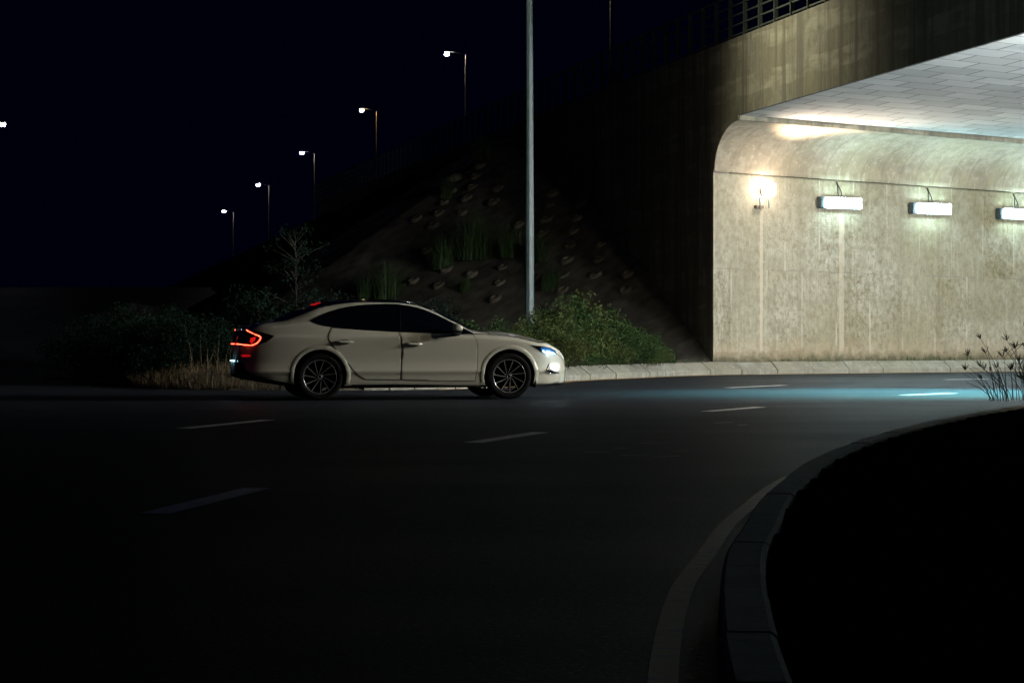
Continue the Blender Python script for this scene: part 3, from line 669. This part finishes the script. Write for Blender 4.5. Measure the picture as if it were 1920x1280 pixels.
# seed grass at the right edge of the frame
rg = np.random.default_rng(21); parts = []; heads = []
for i in range(64):
    bx, by = rg.uniform(-.25, .55), rg.uniform(-.3, .3); hh = rg.uniform(.2, .62)*(1 if i%5 else 1.35); ln = -rg.uniform(-.05, .38)
    pts = [(bx+ln*t**1.7, by+.1*t, hh*t-.12*t*t*abs(ln)) for t in np.linspace(0, 1, 7)]; parts.append(tube_geo(pts, [.0042]*4+[.0032, .0026, .002], 4))
    if i % 2 == 0:
        e = Vector(pts[-1])
        for k in range(6):
            th = rg.uniform(-.9, .9); d = Vector((math.sin(th)*.8-.25, rg.uniform(-.3, .3), math.cos(th))).normalized()*rg.uniform(.05, .10)
            heads.append(tube_geo([e, e+d*.5, e+d], [.002, .0055, .0015], 4))
for (bx, ex, ez) in ((.50, -.06, .86), (.62, .02, .95), (.75, .1, .7)):   # broad arching leaves
    pts = [(bx+(ex-bx)*t, .05, .28+ez*.4*math.sin(t*2.6)) for t in np.linspace(0, 1, 9)]; parts.append(tube_geo(pts, [.007*(1-abs(t-.4)) for t in np.linspace(0, 1, 9)], 4))
b = at(1893, 757, 26.5); cg = thing('seed_grass', 'dark feathery seed grass silhouetted at the right edge on the verge', 'plant', (b.x, b.y, .25))
V, Fc = merge(parts); mesh('stalks', V, Fc, M['reed'], cg); V, Fc = merge(heads); mesh('seed_heads', V, Fc, M['reed'], cg)

# ------------------------------------------------------------------ the car (x forward, rear axle at x = 0, near side is -y)
YAW = R(13); CO = Vector((-3.007, 36.2, 0))
car = thing('parked_car', 'white four door fastback sedan stopped on the dark road with its lights on', 'car', CO, YAW)
CM = Matrix.Translation(CO) @ Matrix.Rotation(YAW, 4, 'Z'); CI = CM.inverted()
camL = CI @ Vector((0, 0, CAM_H))
def rayL(px, py): return (CI.to_3x3() @ Vector(((px-960)/F_PX, 1, (HOR-py)/F_PX))).normalized()
def LP(px, py, yl): d = rayL(px, py); t = (yl-camL.y)/d.y; return camL + d*t
top = [(452,619),(460,613.6),(466,612),(487,604.7),(500,602.5),(526,597),(544,589.5),(562,582.5),(583,574.5),(601,568.4),(633,564.8),(686,562),(740,563.5),(772,567),(791.5,572),(811,579),(839,593),
       (864,606.5),(884,617.5),(898,618.5),(917,619.5),(953,624),(988,632),(1006,638.4),(1024,646.8),(1036,654.4),(1043,661),(1047,668)]
tp = [LP(a, b, -.2) for a, b in top]
XF, XR = LP(1049, 690, -.1).x, LP(440, 690, -.05).x
zt = pchip([XR, XR+.03, XR+.08]+[p.x for p in tp]+[XF-.02, XF], [.60, .70, .86]+[p.z for p in tp]+[.60, .52]) if tp[0].x > XR+.09 else pchip([XR, XR+.02]+[p.x for p in tp]+[XF-.02, XF], [.60, .72]+[p.z for p in tp]+[.60, .52])
rail = [(466,614.5),(487,608),(500,606),(519,604),(533,601),(555,593.5),(580,584),(597,578),(620,573),(650,568.5),(686,566.5),(740,567.5),(772,571),(791,575.5),(811,583),(839,597.5),(864,610),(884,620.5),(905,624),(953,629.0),(988,636),(1006,641)]
rp = [LP(a, b, -.64) for a, b in rail]; rz = pchip([p.x for p in rp], [p.z for p in rp])
ry = pchip([XR, -.9, -.55, -.2, .3, 1.2, 1.7, 2.2, 2.45, 2.8, 3.3, XF], [.55, .74, .73, .68, .61, .595, .61, .68, .76, .77, .70, .40])
belt = [(466,617),(500,612),(540,609),(583,606),(622,614),(686,619.5),(746,622.5),(855,627),(887,627.5),(917,629),(953,631.5),(988,638),(1010,643)]
bp_ = [LP(a, b, -.87) for a, b in belt]; bz = pchip([p.x for p in bp_], [p.z for p in bp_])
wp = pchip([XR, XR+.02, XR+.06, XR+.14, XR+.28, XR+.5, -.3, .3, 1.4, 2.5, XF-.85, XF-.6, XF-.4, XF-.22, XF-.1, XF-.04, XF], [.50, .61, .71, .80, .86, .893, .912, .920, .918, .922, .918, .895, .85, .765, .66, .57, .46])
zb = pchip([XR, XR+.3, -.6, -.3, .5, 2.5, 3.1, XF-.2, XF], [.33, .27, .225, .20, .175, .175, .185, .195, .215])
sh = pchip([XR, -.5, .5, 2.0, 2.9, 3.4, XF], [.86, .92, .915, .905, .86, .74, .60])
NS = 150; tt = np.linspace(0, 1, NS); xsn = XR + (XF-XR)*(.5-.5*np.cos(np.pi*tt))*.55 + (XF-XR)*tt*.45
rows = []
for x in xsn:
    w = float(wp(x)); T_ = float(zt(x)); b = float(zb(x)); s_ = min(float(sh(x)), T_-.10); be = min(max(float(bz(x)), s_+.03), T_-.035)
    r_ = min(max(float(rz(x)), be+.012), T_-.012); yr = min(float(ry(x)), w*.9)
    P = [(0, b), (w*.86, b), (w*.93, b+.025), (w*.958, b+.08), (w*.975, .36), (w*1.0, .42), (w*.988, .455), (w*.968, .56), (w*.985, .74), (w*1.0, s_), (w*.982, s_+.035), (w*.955, be)]
    P += [(w*.955+(yr-w*.955)*t, be+(r_-be)*(t+.10*math.sin(math.pi*t))) for t in (.33, .67)]
    P += [(yr, r_), (yr*.82, r_+(T_-r_)*.45), (yr*.45, r_+(T_-r_)*.88), (0, T_)]
    # keep heights monotone where the tail and nose close down
    for i in range(len(P)-2, 3, -1):
        if P[i][1] > P[i+1][1]-.002: P[i] = (P[i][0], P[i+1][1]-.002)
    P = np.array(P); k = np.r_[0, np.cumsum(np.linalg.norm(np.diff(P, axis=0), axis=1)+1e-4)]
    # refine each span
    q = np.concatenate([np.linspace(k[i], k[i+1], 4, endpoint=False) for i in range(len(P)-1)]+[[k[-1]]])
    rows.append(np.c_[pchip(k, P[:, 0])(q), pchip(k, P[:, 1])(q)])
rows = np.array(rows); NR = rows.shape[1]
for it in range(1):                                  # gentle smoothing along the car
    rows[1:-1] = .25*rows[:-2]+.5*rows[1:-1]+.25*rows[2:]
V = []; Fc = []; fm = []
ring = 2*NR-2
for i in range(NS):
    for j in range(NR): V.append((xsn[i], -rows[i, j, 0], rows[i, j, 1]))
    for j in range(NR-2, 0, -1): V.append((xsn[i], rows[i, j, 0], rows[i, j, 1]))
for i in range(NS-1):
    for j in range(ring):
        k = (j+1) % ring; Fc.append((i*ring+j, (i+1)*ring+j, (i+1)*ring+k, i*ring+k)); jj = min(j, ring-1-j); fm.append(1 if jj < 9 else 0)
Fc.append(tuple(range(ring))); fm.append(0); Fc.append(tuple((NS-1)*ring+j for j in range(ring))[::-1]); fm.append(0)
body = mesh('body', V, Fc, None, car, True, [M['paint'], M['plastic']], fm)
bvh = BVHTree.FromPolygons([tuple(v) for v in V], Fc)
# wheel arches cut with real wells
def cut(obj, cutter):
    md = obj.modifiers.new('cut', 'BOOLEAN'); md.object = cutter; md.operation = 'DIFFERENCE'; md.solver = 'EXACT'
    dg = bpy.context.evaluated_depsgraph_get(); me = bpy.data.meshes.new_from_object(obj.evaluated_get(dg)); obj.modifiers.clear(); obj.data = me
    bpy.data.objects.remove(cutter)
WB = 2.84; WZ = .342
for ax in (0, WB):
    for s in (-1, 1):
        v, f = lathe([(0, .60), (.388, .60), (.388, 1.2), (0, 1.2)], 64)
        c = mesh('cutter', [(x+ax, y*s, z+WZ+.012) for x, y, z in v], f if s > 0 else [q[::-1] for q in f], M['plastic'])
        bm = bmesh.new(); bm.from_mesh(c.data); bmesh.ops.remove_doubles(bm, verts=bm.verts, dist=1e-5); bmesh.ops.recalc_face_normals(bm, faces=bm.faces); bm.to_mesh(c.data); bm.free()
        c.parent = car; bpy.context.view_layer.update(); cut(body, c)
bpy.context.view_layer.update()
# patches laid on the body skin
def hit(px, py, off=0.0):
    d = rayL(px, py); r = bvh.ray_cast(camL, d)
    if r[0] is None: return None
    n = r[1] if r[1].dot(d) < 0 else -r[1]; return r[0] + n*off
def resample(poly, step):
    out = []
    for i in range(len(poly)):
        a = Vector(poly[i]); b = Vector(poly[(i+1) % len(poly)]); n = max(1, int((b-a).length/step)); out += [a.lerp(b, k/n) for k in range(n)]
    return out
def patch(name, poly, off, m, parent, mirror=True, step=2.5, depth=.006):
    pts = resample(poly, step); n = len(pts); ed = [(i, (i+1) % n) for i in range(n)]
    x0, x1 = min(p[0] for p in pts), max(p[0] for p in pts); y0, y1 = min(p[1] for p in pts), max(p[1] for p in pts)
    gx, gy = np.meshgrid(np.arange(x0, x1, step), np.arange(y0, y1, step)); gx, gy = gx.ravel(), gy.ravel()
    pl = [tuple(p) for p in pts]; k = inside(pl, gx, gy) & (segdist(np.array(pl+[pl[0]]), gx, gy) > step*.5)
    allp = pts + [Vector((a, b)) for a, b in zip(gx[k], gy[k])]
    v2, e2, f2, *_ = delaunay_2d_cdt(allp, ed, [], 1, 1e-5)
    V = []; ok = []
    for p in v2:
        h = hit(p.x, p.y, off); ok.append(h is not None); V.append(h if h is not None else Vector((0, 0, 0)))
    Fc = [tuple(f) for f in f2 if all(ok[i] for i in f)]
    # a skirt back to the skin gives the panel its thickness
    from collections import Counter
    ec = Counter(tuple(sorted((f[i], f[(i+1) % len(f)]))) for f in Fc for i in range(len(f)))
    nV = len(V); inner = {}
    for e, c in ec.items():
        if c == 1:
            for i in e:
                if i not in inner:
                    q = v2[i]; h = hit(q.x, q.y, off-depth); inner[i] = len(V); V.append(h)
            Fc.append((e[0], e[1], inner[e[1]], inner[e[0]]))
    used = sorted({i for f in Fc for i in f}); mp = {a: b for b, a in enumerate(used)}; V = [V[i] for i in used]; Fc = [tuple(mp[i] for i in f) for f in Fc]
    out = []
    for s in ((1, -1) if mirror else (1,)):
        vv = [(p.x, p.y*s, p.z) for p in V]; ff = Fc if s > 0 else [f[::-1] for f in Fc]
        me = bpy.data.meshes.new(name); me.from_pydata(vv, [], ff); me.materials.append(m)
        bm = bmesh.new(); bm.from_mesh(me); bmesh.ops.recalc_face_normals(bm, faces=bm.faces); bm.to_mesh(me); bm.free()
        me.polygons.foreach_set('use_smooth', [len(p.vertices) == 3 for p in me.polygons])
        o = link(bpy.data.objects.new(name, me)); o.parent = parent if not isinstance(parent, (list, tuple)) else parent[0 if s > 0 else 1]; out.append(o)
    return out
def strip(name, pts, r, off, m, parent, mirror=True, step=3):
    q = []
    for i in range(len(pts)-1):
        a, b = Vector(pts[i]), Vector(pts[i+1]); n = max(1, int((b-a).length/step)); q += [a.lerp(b, k/n) for k in range(n)]
    q.append(Vector(pts[-1])); q = [hit(p.x, p.y, off) for p in q]; q = [p for p in q if p is not None]; out = []
    if len(q) < 2: return out
    for s in ((1, -1) if mirror else (1,)):
        o = tube(name, [(p.x, p.y*s, p.z) for p in q], r, m, parent if not isinstance(parent, (list, tuple)) else parent[0 if s > 0 else 1], 6); out.append(o)
    return out
def grow(poly, d):
    c = sum((Vector(p) for p in poly), Vector((0, 0)))/len(poly); out = []; n = len(poly)
    ar = sum(poly[i][0]*poly[(i+1) % n][1]-poly[(i+1) % n][0]*poly[i][1] for i in range(n)); sg = 1 if ar > 0 else -1
    for i in range(n):
        a, b, c2 = Vector(poly[i-1]), Vector(poly[i]), Vector(poly[(i+1) % n]); t1 = (b-a).normalized(); t2 = (c2-b).normalized()
        n1 = Vector((t1.y, -t1.x))*sg; n2 = Vector((t2.y, -t2.x))*sg; m_ = (n1+n2); m_ = m_/max(.5, m_.length_squared/2) if m_.length > .2 else n1; out.append(tuple(b+m_*d))
    return out
rdoor = [(622,614.5),(617.5,622),(615.2,630),(616,637),(625.7,651.7),(641.7,669.5),(657.7,689),(673.6,706),(684,711.5),(750.4,712.4),(752.3,690),(753,650),(751.2,634),(746.6,622.4),(686,619)]
fdoor = [(747.4,622.4),(752.2,634),(754,650),(753.3,690),(751.6,712.5),(800,713.6),(890.4,714.7),(895,691),(896.3,650),(893.4,636),(887,627.3),(855,626.6)]
for nm, poly in (('rear_door', rdoor), ('front_door', fdoor)):
    doors = patch(nm, poly, .0018, M['paint'], car, step=2.5)
    strip('door_gap', poly+[poly[0]], .0036, .0012, M['seam'], doors, step=2)
    hx = (626, 663) if nm == 'rear_door' else (757, 793); hy = 640.5 if nm == 'rear_door' else 644.5
    c0, c1 = hit(hx[0], hy, 0), hit(hx[1], hy+.8, 0)
    for d_, s in zip(doors, (1, -1)):
        # recess and grab bar
        patch_poly = [(hx[0]+4, hy-1), (hx[0]+14, hy-4), (hx[0]+25, hy-4), (hx[1]-3, hy), (hx[0]+25, hy+4.5), (hx[0]+8, hy+4)]
        n_ = 11; pts = []; rr = []
        for k in range(n_):
            t = k/(n_-1); p = c0.lerp(c1, t); o_ = .034 if .12 < t < .88 else .008
            pts.append((p.x, (p.y-o_)*s, p.z)); rr.append(.022*(1-abs(2*t-1)**4*.75))
        h_ = tube('handle', pts, rr, M['paint'], d_, 8)
    for rec in patch('handle_recess', patch_poly, .006, M['plastic'], doors, step=2, depth=.002): pass
dlo = [(583,602),(588,598.5),(597,594),(608,589),(620.4,584.3),(635,580),(650.6,576.4),(668,573.8),(686,572.3),(722,571),(745,571.6),(766.6,574.6),(780,577.4),(793,581),(806,586),(820,592.3),(846.4,605.6),(864,614.5),(887,626.4),
       (855,626.2),(800,624.2),(746,622),(715,620.4),(686,619),(650,616.4),(622,613.4),(606,610.6),(597,608.3),(588,605.4)]
patch('side_window', dlo, .008, M['glass'], car, step=3)
for s in (1, -1):
    q = [hit(*p, .010) for p in dlo[0:19]]; tube('window_trim', [(p.x, p.y*s, p.z) for p in q], .005, M['trim'], car, 6)
strip('window_divider', [(748, 571.5), (750, 590), (750.5, 621.5)], .008, .0085, M['trim'], car)
# roof panel, windscreen, rear window from the upper skin
RJ = 14*4
def skin(name, xa, xb, m, off=.006, j0=RJ):
    ii = [i for i in range(NS) if xa <= xsn[i] <= xb]; V = []; Fc = []; k = 2*(NR-1-j0)+1
    for i in ii:
        L_ = [(-rows[i, j, 0], rows[i, j, 1]) for j in range(j0, NR)] + [(rows[i, j, 0], rows[i, j, 1]) for j in range(NR-2, j0-1, -1)]
        for y, z in L_: V.append((xsn[i], y*(1+off*.3), z+off))
    for a in range(len(ii)-1):
        for b in range(k-1): Fc.append((a*k+b, (a+1)*k+b, (a+1)*k+b+1, a*k+b+1))
    return mesh(name, V, Fc, m, car, True)
xg = lambda px: LP(px, 590, -.5).x
skin('rear_window', xg(519), xg(606), M['glass'])
skin('roof_panel', xg(607), xg(779), M['trim'])
skin('windscreen', xg(780), xg(884), M['glass'])
skin('cowl', xg(885), xg(905), M['plastic'], .004, RJ+2)
skin('bonnet', xg(907), xg(1024), M['paint'], .007, RJ-6)
strip('bonnet_gap', [(884,626.8),(907,626.6),(930,627.8),(953,629.8),(971,632.6),(988,636.2),(1000,638.6),(1012,641.5)], .007, .002, M['seam'], car)
# lower side creases catch light: slim raised lips
# wheel arch lips
def arch(ax):
    n = 40; A = []
    c = LP(600 if ax == 0 else 955.5, 705.5, -.9); cx = ax; cz = WZ+.012
    for s in (-1, 1):
        V = []; Fc = []
        for k in range(n+1):
            a = R(-14)+ (math.pi+R(28))*k/n
            for r_, o_ in ((.386, -.02), (.387, .006), (.393, .009), (.440, .0075), (.452, .0), (.454, -.02)):
                x, z = cx+r_*math.cos(a), cz+r_*math.sin(a); z = max(z, .20)
                h = bvh.ray_cast(Vector((x, -2, z)), Vector((0, 1, 0))); y = h[0].y if h[0] is not None else -.9
                V.append((x, (y-o_)*(-s), z))
        for k in range(n):
            for j in range(5): Fc.append((k*6+j, k*6+j+1, (k+1)*6+j+1, (k+1)*6+j))
        mesh('arch_lip', V, Fc, M['paint'], car, True)
arch(0); arch(WB)
# wheels
def wheel(ax, side):
    t = link(bpy.data.objects.new('wheel', None)); t.parent = car; t.location = (ax, side*.785, WZ); t.empty_display_size = .1
    s = 1 if side > 0 else -1; Y = lambda v: [(x, y*s, z) for x, y, z in v]
    prof = [(.245, -.10), (.262, -.115), (.31, -.122), (.330, -.112), (.340, -.09), (.342, -.05), (.337, -.048), (.337, -.042), (.342, -.04), (.342, .04), (.337, .042), (.337, .048), (.342, .05), (.340, .09), (.330, .112), (.31, .122), (.262, .115), (.245, .10)]
    v, f = lathe(prof, 72); mesh('tyre', Y(v), f, M['tyre'], t, True)
    v, f = lathe([(.245, -.10), (.225, -.09), (.218, .02), (.226, .094), (.240, .108), (.249, .109), (.251, .100)], 72); rim = mesh('rim', Y(v), f, M['rim'], t, True)
    v, f = lathe([(.241, .1085), (.2445, .1115), (.248, .1085)], 72); mesh('rim_edge', Y(v), f, M['machined'], rim, True)
    v, f = lathe([(0, .083), (.028, .083), (.032, .078), (.060, .072), (.072, .055), (.072, .02), (0, .02)], 32); mesh('hub', Y(v), f, M['rim'], rim, True)
    v, f = lathe([(.024, .0835), (.027, .086), (.030, .0835)], 32); mesh('hub_ring', Y(v), f, M['machined'], rim, True)
    sp = []; ed = []
    for k in range(11):
        a = 2*math.pi*k/11+.2; ca, sa = math.cos(a), math.sin(a)
        A = Vector((ca*.040-sa*.018, .074, sa*.040+ca*.018)); tw = a-.02
        B = Vector((math.cos(tw)*.240, .101, math.sin(tw)*.240)); d = (B-A).normalized(); n_ = Vector((d.z, 0, -d.x)).normalized()
        for lst, wa, wb, hi, lo in ((sp, .012, .017, .0, -.035), (ed, .0022, .0045, .002, -.002)):
            vv = [A+n_*wa+Vector((0, hi, 0)), A-n_*wa+Vector((0, hi, 0)), B-n_*wb+Vector((0, hi, 0)), B+n_*wb+Vector((0, hi, 0)),
                  A+n_*wa+Vector((0, lo, 0)), A-n_*wa+Vector((0, lo, 0)), B-n_*wb+Vector((0, lo, 0)), B+n_*wb+Vector((0, lo, 0))]
            lst.append((vv, [(0, 1, 2, 3), (7, 6, 5, 4), (0, 4, 5, 1), (1, 5, 6, 2), (2, 6, 7, 3), (3, 7, 4, 0)]))
    v, f = merge(sp); mesh('spokes', Y(v), f, M['rim'], rim)
    v, f = merge(ed); mesh('spoke_edges', Y(v), f, M['machined'], rim)
    v, f = lathe([(0, .0), (.165, .0), (.165, -.02), (0, -.02)], 40); mesh('brake_disc', Y(v), f, M['disc'], t)
    return t
for ax in (0, WB):
    for s in (-1, 1): wheel(ax, s)
# tail lamps
lamp = patch('tail_lamp', [(447,621),(461.7,617.6),(475,619.6),(490,622.5),(503,626),(514,629.8),(508,635.5),(500,640.8),(489,644.8),(470,648.6),(447,648.2)], .006, M['trim'], car, step=2)
strip('led_strip', [(463.5,619.8),(470,622.6),(475.6,625.4)], .011*.62, .012+.004, M['led_red'], lamp, step=2); strip('halo_strip', [(463.5,619.8),(470,622.6),(475.6,625.4)], .011*1.15, .012-.003, M['led_halo'], lamp, step=2)
strip('led_strip', [(477.4,626.4),(483,628.6),(487.6,631.2),(488.9,634),(486.5,638),(483.4,641.6),(479.5,644.6),(475,646.3),(471.5,646.8)], .013*.62, .012+.004, M['led_red'], lamp, step=1.5); strip('halo_strip', [(477.4,626.4),(483,628.6),(487.6,631.2),(488.9,634),(486.5,638),(483.4,641.6),(479.5,644.6),(475,646.3),(471.5,646.8)], .013*1.15, .012-.003, M['led_halo'], lamp, step=1.5)
strip('led_strip', [(470.2,646.9),(458,646.2),(445.5,645.0)], .008*.62, .012+.004, M['led_red'], lamp, step=2); strip('halo_strip', [(470.2,646.9),(458,646.2),(445.5,645.0)], .008*1.15, .012-.003, M['led_halo'], lamp, step=2)
patch('inner_lens', [(470,634.5),(476,632.2),(480,632),(478,638),(472.5,643.6),(469,641)], .009, M['glow_red'], lamp, step=1.5, depth=.003)
patch('reflector', [(453,665.5),(460,664.3),(469.5,665.6),(469.5,668),(460,668.8),(453.5,668)], .008, M['lens_red'], car, step=2)
hb = [LP(px, 575, 0) for px in (585, 598)]
zz = lambda x: float(zt(x))
mesh('high_brake_light', [(hb[0].x, -.18, zz(hb[0].x)+.006), (hb[1].x, -.18, zz(hb[1].x)+.006), (hb[1].x, .18, zz(hb[1].x)+.006), (hb[0].x, .18, zz(hb[0].x)+.006),
      (hb[0].x, -.18, zz(hb[0].x)+.016), (hb[1].x, -.18, zz(hb[1].x)+.014), (hb[1].x, .18, zz(hb[1].x)+.014), (hb[0].x, .18, zz(hb[0].x)+.016)],
      [(0, 1, 2, 3), (4, 7, 6, 5), (0, 4, 5, 1), (1, 5, 6, 2), (2, 6, 7, 3), (3, 7, 4, 0)], M['lens_red'], car)
patch('diffuser', [(437,677),(446.6,677.4),(455,681),(459,687),(462.5,694),(467,698.5),(473,701.5),(490,706.5),(508.7,711),(530,715.2),(546,718),(546,724),(526,723),(473,716),(440,710)], .006, M['plastic'], car, step=2.5)
px_, pz = XR-.012, .62
bm = bmesh.new(); box(bm, (px_-.012, -.26, .385), (px_, .26, .555), Matrix.Translation((0, 0, 0)), bev=.003); pl = frombm('number_plate', bm, M['plate'], car)
for s in (-.12, .12): boxobj('plate_lamp', (px_-.03, s-.04, .566), (px_-.005, s+.04, .578), M['plate_led'], pl)
boxobj('plate_surround', (XR-.011, -.33, .37), (XR+.05, .33, .60), M['plastic'], car, .005)
tube('exhaust_tip', [(XR+.02, -.52, .33), (XR+.16, -.52, .33)], .035, M['chrome'], car, 12)
# headlamps and front details
hl = patch('headlamp', [(993.6,646),(1005,648.2),(1018,649.4),(1031,651.8),(1041,658),(1043,663.5),(1036,665.5),(1024,664.5),(1013,658.6),(1003,651.6)], .006, M['trim'], car, step=2)
patch('blue_lens', [(1013,652),(1022,651.6),(1031,653.6),(1039,658.5),(1041,662.8),(1035,664),(1024,663.2),(1016,659)], .010, M['led_blue'], hl, step=2, depth=.004)
patch('led_lens', [(1016,656.6),(1019,655.8),(1021,660.6),(1025,656.6),(1031,658.6),(1037,660.5),(1041,663),(1034,664.4),(1024,663.6),(1018,660)], .014, M['led_white'], hl, step=1.5, depth=.003)
for h_, s in zip(hl, (-1, 1)):
    p = hit(1036, 660, .16); l = bpy.data.lights.new('headlamp_light', 'POINT'); l.energy = HEAD_W; l.color = (.68, .87, 1); l.shadow_soft_size = .03
    lo = link(bpy.data.objects.new('headlamp_light', l)); lo.parent = h_; lo.location = (p.x, p.y*(-s), p.z)
patch('air_inlet', [(1031.4,676.8),(1029.5,686),(1032,691.5),(1039,696),(1048,698.2),(1048,700.2),(1036,700),(1026,698.9),(1022.5,694.6),(1026,687)], .006, M['trim'], car, step=1.5)
strip('chrome_blade', [(1023.2,695.6),(1027,698.6),(1036,699.9),(1047,699.9)], .005, .010, M['chrome'], car, step=2)
strip('front_lip', [(1002,722),(1020,720.6),(1036,718.4),(1047,716)], .011, .006, M['plastic'], car)
boxobj('grille', (XF-.02, -.42, .36), (XF+.012, .42, .56), M['plastic'], car, .008)
for s in (-1, 1):
    mr = link(bpy.data.objects.new('side_mirror', None)); mr.parent = car; q = LP(858, 616, -1.02); mr.location = (q.x, s*1.0, q.z); mr.empty_display_size = .1
    for nm, sc_, off, m_, cutz in (('mirror_cap', (.082, .105, .068), (0, 0, .006), M['paint'], 1), ('mirror_base', (.070, .098, .05), (-.002, 0, -.026), M['trim'], 0)):
        bm = bmesh.new(); bmesh.ops.create_uvsphere(bm, u_segments=28, v_segments=16, radius=1)
        for v in bm.verts:
            c = v.co; c = Vector([math.copysign(abs(k)**.72, k) for k in c]); c.x *= (1-.22*max(0, c.z)); c.x += .16*(-abs(c.z)) if c.x > 0 else 0
            v.co = Vector((c.x*sc_[0], c.y*sc_[1], c.z*sc_[2]))+Vector(off)
            if cutz and v.co.z < -.030: v.co.z = -.030
        frombm(nm, bm, m_, mr, True)
    tube('mirror_arm', [(.0, 0, -.03), (.035, -.07*s, -.075), (.05, -.145*s, -.085)], [.028, .024, .03], M['trim'], mr, 10)
xa = LP(612, 566, 0).x; za = zz(xa)
mesh('antenna_fin', [(xa-.09, -.02, za), (xa-.09, .02, za), (xa+.09, 0, za), (xa-.075, 0, za+.05)], [(0, 2, 1), (0, 1, 3), (1, 2, 3), (2, 0, 3)], M['trim'], car)
strip('sill', [(660,722),(740,721),(820,722),(900,723.5)], .012, .0, M['plastic'], car, step=8)
for x in (-.46, WB+.40, -.42+.0):
    pass
boxobj('mud_flap', (WB+.405, -.86, .17), (WB+.42, -.60, .32), M['plastic'], car); boxobj('mud_flap', (WB+.405, .60, .17), (WB+.42, .86, .32), M['plastic'], car)
